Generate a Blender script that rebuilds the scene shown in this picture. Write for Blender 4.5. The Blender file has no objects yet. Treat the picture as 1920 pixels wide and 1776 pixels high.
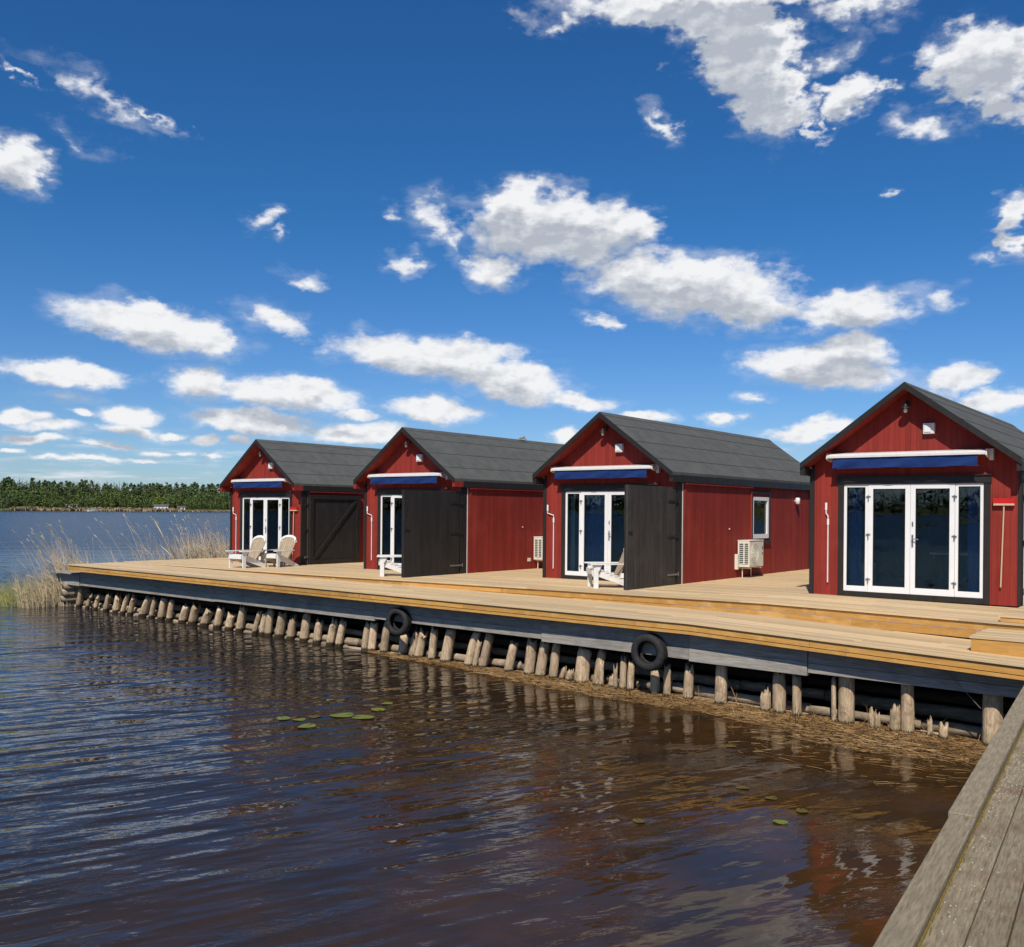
import bpy, bmesh, math, random
from mathutils import Vector, Matrix
R = math.radians
random.seed(7)
scene = bpy.context.scene
C = scene.collection

# ------------------------------------------------------------------ camera
cam = bpy.data.objects.new('camera', bpy.data.cameras.new('camera'))
C.objects.link(cam)
cam.data.sensor_width = 36.0
cam.data.lens = 36.0 * 1772.2 / 1920.0
cam.data.shift_y = 71.35 / 1920.0
cam.data.clip_start = 0.05
cam.data.clip_end = 20000
cam.matrix_world = Matrix.Translation((0, 0, 1.6)) @ Matrix.Rotation(R(90.0), 4, 'X') @ Matrix.Rotation(0.00884, 4, 'Z')
scene.camera = cam

# ------------------------------------------------------------------ exposure
scene.view_settings.view_transform = 'Standard'
scene.view_settings.look = 'None'
scene.view_settings.gamma = 1
scene.view_settings.exposure = 0.0
scene.cycles.max_bounces = 8
scene.cycles.transparent_max_bounces = 12

# ------------------------------------------------------------------ sun
TH = R(-37.9)                       # heading of the cabin row: local x runs along the fronts
UX = Vector((math.cos(TH), math.sin(TH), 0)); VX = Vector((-math.sin(TH), math.cos(TH), 0))
sd = (UX * 0.42 - VX * 1.02 + Vector((0, 0, 1.18))).normalized()      # towards the sun
sun = bpy.data.objects.new('sun', bpy.data.lights.new('sun', 'SUN'))
C.objects.link(sun)
sun.data.energy = 4.6
sun.data.angle = R(0.5)
sun.data.color = (1.0, 0.93, 0.82)
sun.rotation_euler = sd.to_track_quat('Z', 'Y').to_euler()
sun.location = (0, 0, 60)
SUN_EL = math.asin(sd.z); SUN_ROT = math.atan2(sd.x, sd.y)

# ------------------------------------------------------------------ node helpers
class NT:
    def __init__(s, tree): s.t = tree; s.n = tree.nodes; s.l = tree.links
    def new(s, typ, ins=None, **kw):
        n = s.n.new(typ)
        for k, v in kw.items(): setattr(n, k, v)
        for k, v in (ins or {}).items(): s.set(n.inputs[k], v)
        return n
    def set(s, sock, v):
        if isinstance(v, bpy.types.NodeSocket): s.l.new(v, sock)
        else: sock.default_value = v
    def math(s, op, a, b=None, c=None, clamp=False):
        n = s.n.new('ShaderNodeMath'); n.operation = op; n.use_clamp = clamp
        for i, v in enumerate((a, b, c)):
            if v is not None: s.set(n.inputs[i], v)
        return n.outputs[0]
    def vmath(s, op, a, b=None):
        n = s.n.new('ShaderNodeVectorMath'); n.operation = op
        s.set(n.inputs[0], a)
        if b is not None: s.set(n.inputs[1], b)
        return n.outputs['Value'] if op in ('LENGTH', 'DOT_PRODUCT') else n.outputs[0]
    def mapping(s, v, loc=(0, 0, 0), rot=(0, 0, 0), scale=(1, 1, 1), typ='POINT'):
        n = s.n.new('ShaderNodeMapping'); n.vector_type = typ
        s.set(n.inputs[0], v); s.set(n.inputs[1], loc); s.set(n.inputs[2], rot); s.set(n.inputs[3], scale)
        return n.outputs[0]
    def noise(s, v, scale=1, detail=2, rough=.5, out=0):
        n = s.n.new('ShaderNodeTexNoise')
        s.set(n.inputs['Vector'], v); s.set(n.inputs['Scale'], scale)
        s.set(n.inputs['Detail'], detail); s.set(n.inputs['Roughness'], rough)
        return n.outputs[out]
    def rng(s, v, a, b, c=0., d=1., smooth=False):
        n = s.n.new('ShaderNodeMapRange')
        if smooth: n.interpolation_type = 'SMOOTHSTEP'
        for i, q in enumerate((v, a, b, c, d)): s.set(n.inputs[i], q)
        return n.outputs[0]
    def mix(s, f, a, b, typ='MIX'):
        n = s.n.new('ShaderNodeMix'); n.data_type = 'RGBA'; n.blend_type = typ
        s.set(n.inputs[0], f)
        for i, v in ((6, a), (7, b)):
            if isinstance(v, (tuple, list)) and len(v) == 3: v = tuple(v) + (1,)
            s.set(n.inputs[i], v)
        return n.outputs[2]

# ------------------------------------------------------------------ sky
F = 1772.2; ROLL = 0.0088414
def px_dir(x, y):
    a = (x - 960) / F; b = (y - 959.35) / F
    c, s_ = math.cos(ROLL), math.sin(ROLL)
    X = a * c + b * s_; Z = -(-a * s_ + b * c)
    return math.atan2(X, 1), math.atan2(Z, math.hypot(X, 1))
CLOUDS = [ # centre x, y, half width, half height, tilt, weight
 (1320,-10,250,46,0,1.3),(1380,80,115,85,40,1.4),(1445,170,80,80,55,1.25),(1240,25,120,40,10,1.0),(1200,15,110,34,0,.6),(1600,10,110,26,0,.45),
 (1592,188,62,38,-8,1.0),(1845,115,125,66,18,1.2),(1810,75,80,40,0,.7),(1890,185,70,42,30,.8),(1735,228,66,26,0,.45),
 (1240,238,48,26,45,.38),(1036,42,42,24,0,.38),(1560,110,40,60,60,.35),(1530,235,16,50,0,.35),
 (150,168,92,34,15,.28),(235,200,62,30,35,.34),(300,228,55,14,30,.35),(28,315,74,52,8,1),(35,152,26,14,40,.3),
 (1040,430,165,72,5,1.1),(960,390,80,55,0,1),(1150,420,100,45,10,.9),(1280,535,215,62,10,1.1),(1395,570,110,45,6,1),
 (1600,582,125,40,-4,.9),(930,505,60,36,0,.8),(810,412,44,50,50,.36),(740,405,32,14,10,.32),(760,497,36,18,0,.4),(850,460,40,28,60,.3),
 (285,612,165,40,5,1.0),(385,628,66,30,8,.9),(205,592,80,18,0,.6),(520,606,66,24,22,.55),
 (800,665,185,38,3,1),(740,655,110,26,0,.8),(950,712,120,32,8,1),(1075,748,105,18,6,.7),(1130,606,36,12,10,.4),
 (120,700,130,26,2,.95),(378,712,72,34,0,1),(545,738,135,32,5,1),(665,772,55,14,6,.7),(470,788,125,28,4,1),(680,812,95,24,0,1),
 (810,766,98,26,4,1),(1530,682,140,40,0,1),(1600,655,75,38,5,.9),(1590,710,110,25,0,.9),(1790,716,66,30,0,.9),(1875,752,80,24,0,.9),
 (1525,802,105,20,-6,.9),(1355,787,40,17,0,.8),(1908,400,42,55,0,.8),(1915,460,30,40,0,.7),(1205,780,50,10,5,.6),
 (38,782,52,17,0,.95),(242,782,62,22,0,.95),(258,810,88,12,5,.7),(95,800,75,12,0,.6),(390,822,26,13,0,.8),(446,826,24,12,0,.7),
 (65,829,66,12,0,.9),(180,860,50,6,0,.6),(270,862,45,5,0,.5),(290,848,40,8,0,.55),(350,850,30,6,0,.5),(400,855,20,6,0,.5),
 (1062,815,36,18,0,.8),(570,532,48,16,8,.3),(485,406,34,22,0,.36),(525,441,14,14,0,.25),(120,745,70,14,0,.3),(1000,745,60,16,0,.6),
 (150,775,30,9,0,.8),(205,835,60,7,0,.7),(330,815,34,9,0,.7),(20,850,40,6,0,.7),(110,862,50,5,0,.6),(420,800,30,9,0,.6),(1420,745,30,9,0,.4),
 (1760,560,48,22,0,.28),(1865,490,30,16,0,.22),(1665,365,18,9,0,.2),(150,265,60,25,20,.15)]
world = bpy.data.worlds.new('World'); scene.world = world
world.use_nodes = True
W_ = NT(world.node_tree); world.node_tree.nodes.clear()
sky = W_.new('ShaderNodeTexSky', sky_type='NISHITA')
sky.sun_disc = False; sky.sun_elevation = SUN_EL; sky.sun_rotation = SUN_ROT
sky.air_density = 1.0; sky.dust_density = 0.2; sky.ozone_density = 2.2; sky.altitude = 0
tc = W_.new('ShaderNodeTexCoord').outputs['Generated']
sx = W_.new('ShaderNodeSeparateXYZ', {0: tc})
az = W_.math('ARCTAN2', sx.outputs[0], sx.outputs[1])
el = W_.math('ARCSINE', sx.outputs[2])
P = W_.new('ShaderNodeCombineXYZ', {0: az, 1: el, 2: 0.0}).outputs[0]
# finer texture towards the horizon, as the cloud deck recedes
nfreq = W_.rng(el, 0.0, 0.55, 2.1, 0.75)
Pn = W_.mapping(P, scale=(1, 1.7, 1))
Pn = W_.vmath('MULTIPLY', Pn, W_.new('ShaderNodeCombineXYZ', {0: 1.0, 1: 1.0, 2: 1.0}).outputs[0])
warpA = W_.noise(Pn, 15, 6, .5, 1)
warpB = W_.noise(Pn, 60, 5, .55, 1)
wamp = W_.rng(el, 0.02, 0.5, 0.03, 0.12)
wv = W_.vmath('SUBTRACT', warpA, (.5, .5, .5))
wv2 = W_.vmath('SUBTRACT', warpB, (.5, .5, .5))
cA = W_.new('ShaderNodeVectorMath', {0: wv, 'Scale': wamp}, operation='SCALE').outputs[0]
cB = W_.new('ShaderNodeVectorMath', {0: wv2, 'Scale': W_.math('MULTIPLY', wamp, .35)}, operation='SCALE').outputs[0]
Q = W_.vmath('ADD', P, W_.vmath('MULTIPLY', W_.vmath('ADD', cA, cB), (1.0, .6, 0)))
grp = bpy.data.node_groups.new('cloud_field', 'ShaderNodeTree')
grp.interface.new_socket('Vector', in_out='INPUT', socket_type='NodeSocketVector')
grp.interface.new_socket('Field', in_out='OUTPUT', socket_type='NodeSocketFloat')
G = NT(grp); gi = G.n.new('NodeGroupInput').outputs[0]
acc = None
for (cx, cy, hw, hh, tilt, wt) in CLOUDS:
    ca, ce = px_dir(cx, cy)
    ax, _ = px_dir(cx + hw, cy); bx, _ = px_dir(cx - hw, cy)
    _, ay = px_dir(cx, cy - hh); _, by = px_dir(cx, cy + hh)
    g = G.n.new('ShaderNodeTexGradient'); g.gradient_type = 'SPHERICAL'; G.l.new(gi, g.inputs[0])
    tm = g.texture_mapping; tm.vector_type = 'TEXTURE'; tm.translation = (ca, ce, 0); tm.rotation = (0, 0, -R(tilt))
    kk = 2 * (.85 if wt > .6 else 1.08); tm.scale = ((ax - bx) / 2 * kk, abs(ay - by) / 2 * kk, 1)
    d = G.math('MULTIPLY_ADD', g.outputs['Fac'], wt + .6, -.6)
    acc = d if acc is None else G.math('MAXIMUM', acc, d)
go = G.n.new('NodeGroupOutput'); G.l.new(acc, go.inputs[0])
def field(v):
    n = W_.n.new('ShaderNodeGroup'); n.node_tree = grp; W_.l.new(v, n.inputs[0]); return n.outputs[0]
OFF = (0.004, 0.022, 0)
fb = W_.noise(Pn, 32, 8, .6)
fb2 = W_.noise(W_.vmath('ADD', Pn, (0.004, 0.022, 0)), 32, 8, .6)
f1 = W_.math('ADD', field(Q), W_.math('MULTIPLY_ADD', fb, .9, -.45))
f2 = W_.math('ADD', field(W_.vmath('ADD', Q, OFF)), W_.math('MULTIPLY_ADD', fb2, .9, -.45))
wisp = W_.math('MULTIPLY', W_.rng(f1, -.34, .10, 0, .34, True), W_.rng(W_.noise(W_.mapping(P, rot=(0, 0, .25), scale=(1, 2.6, 1)), 11, 7, .6), .42, .66, 0, 1))
alpha = W_.math('MAXIMUM', W_.rng(f1, -.10, .40, 0, 1, True), wisp)
# the part of the sky outside the photograph gets the same broken cumulus
ot = W_.noise(W_.mapping(P, scale=(2.6, 7, 1)), 1.6, 9, .6)
side = W_.rng(W_.math('ABSOLUTE', az), .62, .8, 0, 1)
over = W_.rng(el, .56, .66, 0, 1)
omask = W_.math('MAXIMUM', side, over)
oa = W_.math('MULTIPLY', W_.rng(ot, .55, .68, 0, 1, True), omask)
# thin streaks low over the horizon
st = W_.noise(W_.mapping(P, scale=(10, 110, 1)), 1.0, 6, .6)
stm = W_.math('MULTIPLY', W_.rng(el, .004, .03, .5, 1), W_.rng(el, .045, .085, 1, 0))
sa = W_.math('MULTIPLY', W_.math('MULTIPLY', W_.rng(st, .47, .72, 0, .75, True), stm), W_.math('SUBTRACT', 1., omask))
alpha_all = W_.math('MAXIMUM', W_.math('MAXIMUM', alpha, oa), sa)
shade = W_.rng(f2, -.1, .62, 1, 0, True)          # how little cloud lies above this point
r1 = W_.noise(Pn, 26, 6, .58); r2 = W_.noise(W_.vmath('ADD', Pn, (-.005, .010, 0)), 26, 6, .58)
shade = W_.math('MULTIPLY_ADD', W_.math('SUBTRACT', r1, r2), 2.1, W_.math('MULTIPLY_ADD', shade, .95, .08), clamp=True)
ccol = W_.mix(shade, (4.5, 4.9, 5.6), (8.9, 9.0, 9.2))
# sky colour: Nishita, deepened the way a polarised phone picture shows it
hs = W_.new('ShaderNodeHueSaturation', {'Hue': .508, 'Saturation': 1.15, 'Value': 1.0, 'Color': sky.outputs[0]}).outputs[0]
skyc = W_.mix(1.0, hs, W_.mix(W_.rng(el, 0.0, .30, 0, 1), (0.55, 0.69, 1.02), (0.27, 0.68, .94)), 'MULTIPLY')
col = W_.mix(alpha_all, skyc, ccol)
bg = W_.new('ShaderNodeBackground', {0: col, 1: 0.1})
wo = W_.new('ShaderNodeOutputWorld', {0: bg.outputs[0]})
world.cycles.sampling_method = 'MANUAL'; world.cycles.sample_map_resolution = 512

# ------------------------------------------------------------------ object helpers
def tag(o, label=None, cat=None, group=None, kind=None):
    if label: o['label'] = label
    if cat: o['category'] = cat
    if group: o['group'] = group
    if kind: o['kind'] = kind
    return o
def empty(name, loc=(0, 0, 0), rz=0, label=None, cat=None, group=None, parent=None):
    o = bpy.data.objects.new(name, None); C.objects.link(o)
    o.location = loc; o.rotation_euler = (0, 0, rz); o.parent = parent
    o.empty_display_size = .2
    return tag(o, label, cat, group)
class MB:
    """collects shapes; build() links them as one mesh object"""
    def __init__(s): s.v = []; s.f = []; s.t = []; s.m = []
    def add(s, vs, fs, tone=.5, mi=0):
        b = len(s.v); s.v += [tuple(v) for v in vs]
        s.f += [tuple(b + i for i in f) for f in fs]
        s.t += [tone] * len(fs); s.m += [mi] * len(fs)
        return s
    def box(s, x0, x1, y0, y1, z0, z1, tone=.5, M=None, mi=0):
        vs = [Vector((x, y, z)) for z in (z0, z1) for y in (y0, y1) for x in (x0, x1)]
        if M is not None: vs = [M @ v for v in vs]
        return s.add(vs, [(0, 2, 3, 1), (4, 5, 7, 6), (0, 1, 5, 4), (2, 6, 7, 3), (0, 4, 6, 2), (1, 3, 7, 5)], tone, mi)
    def prism(s, poly, y0, y1, axis='y', tone=.5, mi=0):
        """poly is a list of 2-D points (x,z) extruded along y, or (y,z) along x, or (x,y) along z"""
        n = len(poly); vs = []
        for d in (y0, y1):
            for (a, b) in poly:
                vs.append({'y': (a, d, b), 'x': (d, a, b), 'z': (a, b, d)}[axis])
        fs = [tuple(range(n)), tuple(range(2 * n - 1, n - 1, -1))]
        fs += [(i, i + n, (i + 1) % n + n, (i + 1) % n) for i in range(n)]
        return s.add(vs, fs, tone, mi)
    def tube(s, pts, rad, n=8, tone=.5, mi=0, cap=True):
        pts = [Vector(p) for p in pts]
        if not isinstance(rad, (list, tuple)): rad = [rad] * len(pts)
        vs = []
        for i, p in enumerate(pts):
            d = (pts[min(i + 1, len(pts) - 1)] - pts[max(i - 1, 0)]).normalized()
            up = Vector((0, 0, 1)) if abs(d.z) < .9 else Vector((1, 0, 0))
            a = d.cross(up).normalized(); b = d.cross(a).normalized()
            vs += [p + (a * math.cos(2 * math.pi * k / n) + b * math.sin(2 * math.pi * k / n)) * rad[i] for k in range(n)]
        fs = []
        for i in range(len(pts) - 1):
            for k in range(n):
                k2 = (k + 1) % n
                fs.append((i * n + k, i * n + k2, (i + 1) * n + k2, (i + 1) * n + k))
        if cap:
            fs.append(tuple(range(n - 1, -1, -1))); fs.append(tuple((len(pts) - 1) * n + k for k in range(n)))
        return s.add(vs, fs, tone, mi)
    def build(s, name, mat, parent=None, smooth=False, bevel=0, kind=None):
        me = bpy.data.meshes.new(name); me.from_pydata(s.v, [], s.f); me.update()
        at = me.attributes.new('tone', 'FLOAT', 'FACE'); at.data.foreach_set('value', s.t)
        for m in (mat if isinstance(mat, (list, tuple)) else [mat]): me.materials.append(m)
        me.polygons.foreach_set('material_index', s.m)
        bm = bmesh.new(); bm.from_mesh(me); bmesh.ops.recalc_face_normals(bm, faces=bm.faces); bm.to_mesh(me); bm.free()
        if smooth: me.polygons.foreach_set('use_smooth', [True] * len(me.polygons))
        o = bpy.data.objects.new(name, me); C.objects.link(o); o.parent = parent
        if bevel:
            b = o.modifiers.new('bevel', 'BEVEL'); b.width = bevel; b.segments = 2; b.limit_method = 'ANGLE'
        if kind: o['kind'] = kind
        return o
def copy_tree(o, parent=None):
    c = o.copy(); C.objects.link(c); c.parent = parent
    for ch in list(o.children): copy_tree(ch, c)
    return c

# ------------------------------------------------------------------ materials
MATS = {}
WETZ = 'weathered_pile_wood'
def pmat(name, c1, c2=None, scale=8, stretch=(1, 1, 1), rough=.6, bump=0., bscale=None, tone=0., spec=.4,
         metallic=0., grooves=None, stain=None, detail=6, coat=0.):
    """procedural surface: two colours mixed by noise, tone attribute per board, optional board grooves and stains"""
    if name in MATS: return MATS[name]
    m = bpy.data.materials.new(name); m.use_nodes = True; MATS[name] = m
    n = NT(m.node_tree); b = n.n['Principled BSDF']
    co = n.new('ShaderNodeTexCoord').outputs['Object']
    oi = n.new('ShaderNodeObjectInfo').outputs['Random']
    co = n.vmath('ADD', co, n.new('ShaderNodeCombineXYZ', {0: n.math('MULTIPLY', oi, 37.), 1: 0., 2: 0.}).outputs[0]) if not grooves else co
    v = n.mapping(co, scale=stretch)
    fac = n.rng(n.noise(v, scale, detail, .62), .3, .7)
    c = n.mix(fac, c1, c2 or c1)
    ta = n.new('ShaderNodeAttribute', attribute_name='tone').outputs['Fac']
    if tone:
        c = n.mix(1.0, c, n.new('ShaderNodeCombineColor', {0: n.math('MULTIPLY_ADD', ta, 2 * tone, 1 - tone), 1: n.math('MULTIPLY_ADD', ta, 2 * tone, 1 - tone), 2: n.math('MULTIPLY_ADD', ta, 2 * tone, 1 - tone)}).outputs[0], 'MULTIPLY')
    if stain:
        sc, amt, scol = stain
        sf = n.rng(n.noise(n.mapping(co, scale=(1, 1, 1)), sc, 5, .6), .52, .72, 0, amt)
        c = n.mix(sf, c, scol)
    if name == WETZ:      # algae and wet band near the waterline
        zz = n.new('ShaderNodeSeparateXYZ', {0: n.new('ShaderNodeTexCoord').outputs['Object']}).outputs[2]
        wet = n.rng(n.math('ADD', zz, n.math('MULTIPLY', n.noise(v, 6, 3), -.10)), .015, .06, 1, 0, True)
        alg = n.math('MULTIPLY', n.rng(zz, .1, .3, .5, 0), n.rng(n.noise(co, 7, 3), .5, .65, 0, 1))
        c = n.mix(alg, c, (.16, .17, .07)); c = n.mix(wet, c, (.05, .036, .022))
    h = None
    if bump: h = n.math('MULTIPLY', n.noise(v, bscale or scale * 2, 5, .6), bump)
    if grooves:
        sp, depth, dark = grooves
        s = n.new('ShaderNodeSeparateXYZ', {0: co})
        q = n.math('FRACT', n.math('DIVIDE', n.math('ADD', s.outputs[0], s.outputs[1]), sp))
        idx = n.math('FLOOR', n.math('DIVIDE', n.math('ADD', s.outputs[0], s.outputs[1]), sp))
        g = n.rng(n.math('ABSOLUTE', n.math('SUBTRACT', q, .5)), .44, .5, 0, 1)
        wn = n.new('ShaderNodeTexWhiteNoise', {'W': idx}, noise_dimensions='1D').outputs[0]
        c = n.mix(n.math('MULTIPLY', g, dark), c, tuple(x * .35 for x in c1))
        k = n.math('MULTIPLY_ADD', wn, .2, .9)
        c = n.mix(1., c, n.new('ShaderNodeCombineColor', {0: k, 1: k, 2: k}).outputs[0], 'MULTIPLY')
        gh = n.math('MULTIPLY', g, -depth)
        h = n.math('ADD', h, gh) if h is not None else gh
    if h is not None:
        bn = n.new('ShaderNodeBump', {'Height': h, 'Distance': 1.0, 'Strength': 1.0})
        n.l.new(bn.outputs[0], b.inputs['Normal'])
    n.l.new(c, b.inputs['Base Color'])
    rr = n.rng(n.noise(v, scale * 1.7, 3), .3, .7, max(rough - .08, .02), min(rough + .08, 1))
    n.l.new(rr, b.inputs['Roughness'])
    b.inputs['Specular IOR Level'].default_value = spec; b.inputs['Metallic'].default_value = metallic
    b.inputs['Coat Weight'].default_value = coat
    return m
RED = pmat('falu_red_boards', (.278, .034, .024), (.205, .024, .017), 7, (1, 1, .11), .68, .0010, 40, spec=.2, grooves=(.095, .003, .34), stain=(1.3, .4, (.34, .060, .034)))
BLACK = pmat('black_boards', (.016, .015, .014), (.028, .026, .024), 6, (1, 1, .12), .6, .001, 40, spec=.3, grooves=(.115, .004, .7), stain=(2.5, .3, (.045, .04, .036)))
BLACKW = pmat('weathered_black_boards', (.030, .027, .024), (.065, .058, .052), 9, (1, 1, .08), .7, .001, 40, spec=.25, grooves=(.115, .004, .7), stain=(2.2, .5, (.085, .078, .070)))
BTRIM = pmat('black_trim', (.017, .014, .012), (.025, .022, .019), 9, (1, 1, .3), .5, .0005, 60, spec=.35)
FELT = pmat('roofing_felt', (.080, .081, .077), (.112, .113, .106), 3.5, (1, 1, 1), .95, .003, 160, spec=.08, stain=(1.1, .5, (.135, .136, .125)), tone=.10, detail=9)
SEAM = pmat('felt_seam', (.045, .047, .046), (.06, .062, .06), 12, rough=.95, spec=.1)
WHITE = pmat('white_paint', (.80, .80, .79), (.74, .74, .73), 4, rough=.35, spec=.4)
WOODWHITE = pmat('white_painted_wood', (.80, .79, .76), (.66, .65, .61), 14, (1, 1, 1), .5, .001, 30, spec=.3)
BEIGE = pmat('bare_chair_wood', (.46, .36, .25), (.34, .26, .17), 14, (1, 1, .2), .65, .001, 30, spec=.25, tone=.25)
BLUE = pmat('blue_awning_cloth', (.014, .042, .165), (.009, .028, .115), 5, (1, 1, 3), .8, .003, 9, spec=.15)
ALU = pmat('white_aluminium', (.72, .70, .67), (.62, .60, .58), 8, rough=.3, spec=.5)
STEEL = pmat('grey_steel', (.30, .30, .31), (.20, .20, .21), 20, rough=.4, metallic=.7)
DARKM = pmat('dark_iron', (.02, .02, .02), (.04, .035, .03), 30, rough=.5, metallic=.4)
PINE = pmat('deck_pine', (.66, .485, .28), (.54, .385, .205), 3.0, (1, 14, 14), .68, .0012, 20, tone=.2, spec=.25, stain=(.9, .55, (.46, .385, .28)))
GOLD = pmat('fresh_fascia_pine', (.56, .31, .085), (.42, .21, .05), 2.4, (1, 10, 10), .55, .0012, 20, tone=.2, spec=.35, stain=(4.0, .6, (.66, .42, .16)))
BEAM = pmat('grey_weathered_beam', (.36, .335, .295), (.19, .175, .155), 3, (1, 9, 12), .85, .004, 14, tone=.25, spec=.15, stain=(1.7, .55, (.13, .125, .12)))
PILE = pmat('weathered_pile_wood', (.72, .55, .37), (.36, .25, .15), 4, (10, 10, 1.3), .88, .022, 7, tone=.25, spec=.12, stain=(5, .7, (.17, .125, .085)))
LOGD = pmat('shaded_crib_log', (.05, .04, .03), (.025, .02, .015), 3, (1.5, 8, 8), .95, .008, 9, tone=.35, spec=.05)  # under-deck shade put into the colour of the upper logs
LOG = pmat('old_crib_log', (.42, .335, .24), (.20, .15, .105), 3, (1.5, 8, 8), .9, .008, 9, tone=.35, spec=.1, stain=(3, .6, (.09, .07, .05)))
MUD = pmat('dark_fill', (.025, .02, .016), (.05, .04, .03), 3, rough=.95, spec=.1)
JET = pmat('jetty_planks', (.40, .325, .21), (.165, .135, .09), 6.5, (14, 1.3, 6), .92, .007, 34, tone=.16, spec=.1, stain=(2.4, .75, (.20, .125, .085)), detail=9)
KERB = pmat('jetty_kerb_wood', (.40, .33, .225), (.20, .16, .105), 6, (13, 1.2, 6), .9, .006, 34, tone=.15, spec=.1, stain=(3.1, .6, (.22, .19, .14)), detail=9)
RUBBER = pmat('tyre_rubber', (.016, .016, .017), (.035, .034, .034), 12, rough=.75, bump=.002, spec=.3)
STRAW = pmat('drift_straw', (.31, .195, .085), (.15, .08, .028), 1.2, rough=.8, tone=.6, spec=.15)
STRAWB = pmat('rotting_straw', (.085, .042, .015), (.030, .015, .006), 3, rough=.85, bump=.02, bscale=12, spec=.2, stain=(5, .7, (.14, .075, .028)))
REED = pmat('dry_reed', (.50, .395, .25), (.36, .275, .165), 2, rough=.8, tone=.35, spec=.15)
GREED = pmat('green_reed', (.22, .24, .06), (.30, .26, .10), 2, rough=.7, tone=.4, spec=.2)
LILY = pmat('lily_leaf', (.19, .215, .028), (.12, .145, .02), 20, rough=.45, spec=.4)
LILYB = pmat('yellowing_lily_leaf', (.14, .105, .016), (.08, .055, .012), 20, rough=.5, spec=.3)
INTER = pmat('cabin_interior', (.055, .06, .065), (.04, .045, .05), 2, rough=.8, spec=.2)
IFLOOR = pmat('cabin_floor', (.09, .07, .05), (.06, .045, .03), 3, (1, 8, 1), .6, spec=.3)
CURTB = pmat('blue_curtain', (.035, .12, .38), (.02, .075, .26), 4, (9, 9, 1), .85, spec=.1)
CURTG = pmat('pale_curtain', (.30, .34, .35), (.20, .24, .25), 4, (9, 9, 1), .85, spec=.1)
CREAM = pmat('heat_pump_casing', (.72, .70, .60), (.66, .64, .55), 5, rough=.4, spec=.4)
DFIN = pmat('heat_pump_fins', (.05, .06, .065), (.12, .14, .15), 30, rough=.5, spec=.4)
REDP = pmat('red_plastic', (.62, .02, .018), (.50, .012, .012), 30, (1, 1, 1), .55, .004, 90, spec=.3)
STICK = pmat('broomstick_wood', (.62, .44, .28), (.52, .36, .22), 9, (1, 1, .1), .5)
ROPE = pmat('mooring_rope', (.22, .20, .17), (.15, .14, .12), 60, rough=.9)
def glass_mat():
    m = bpy.data.materials.new('window_glass'); m.use_nodes = True; n = NT(m.node_tree); n.n.clear()
    fr = n.new('ShaderNodeFresnel', {'IOR': 1.5})
    co = n.new('ShaderNodeTexCoord').outputs['Object']
    bn = n.new('ShaderNodeBump', {'Height': n.math('MULTIPLY', n.noise(co, 1.6, 2), .004), 'Distance': 1., 'Strength': 1.})
    n.l.new(bn.outputs[0], fr.inputs['Normal'])
    gl = n.new('ShaderNodeBsdfGlossy', {'Color': (.95, 1, 1, 1), 'Roughness': .0})
    n.l.new(bn.outputs[0], gl.inputs['Normal'])
    tr = n.new('ShaderNodeBsdfTransparent', {'Color': (.80, .85, .85, 1)})
    mx = n.new('ShaderNodeMixShader', {0: n.math('MULTIPLY_ADD', fr.outputs[0], 1.15, .0, clamp=True), 1: tr.outputs[0], 2: gl.outputs[0]})
    n.new('ShaderNodeOutputMaterial', {0: mx.outputs[0]})
    return m
GLASS = glass_mat()

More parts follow.
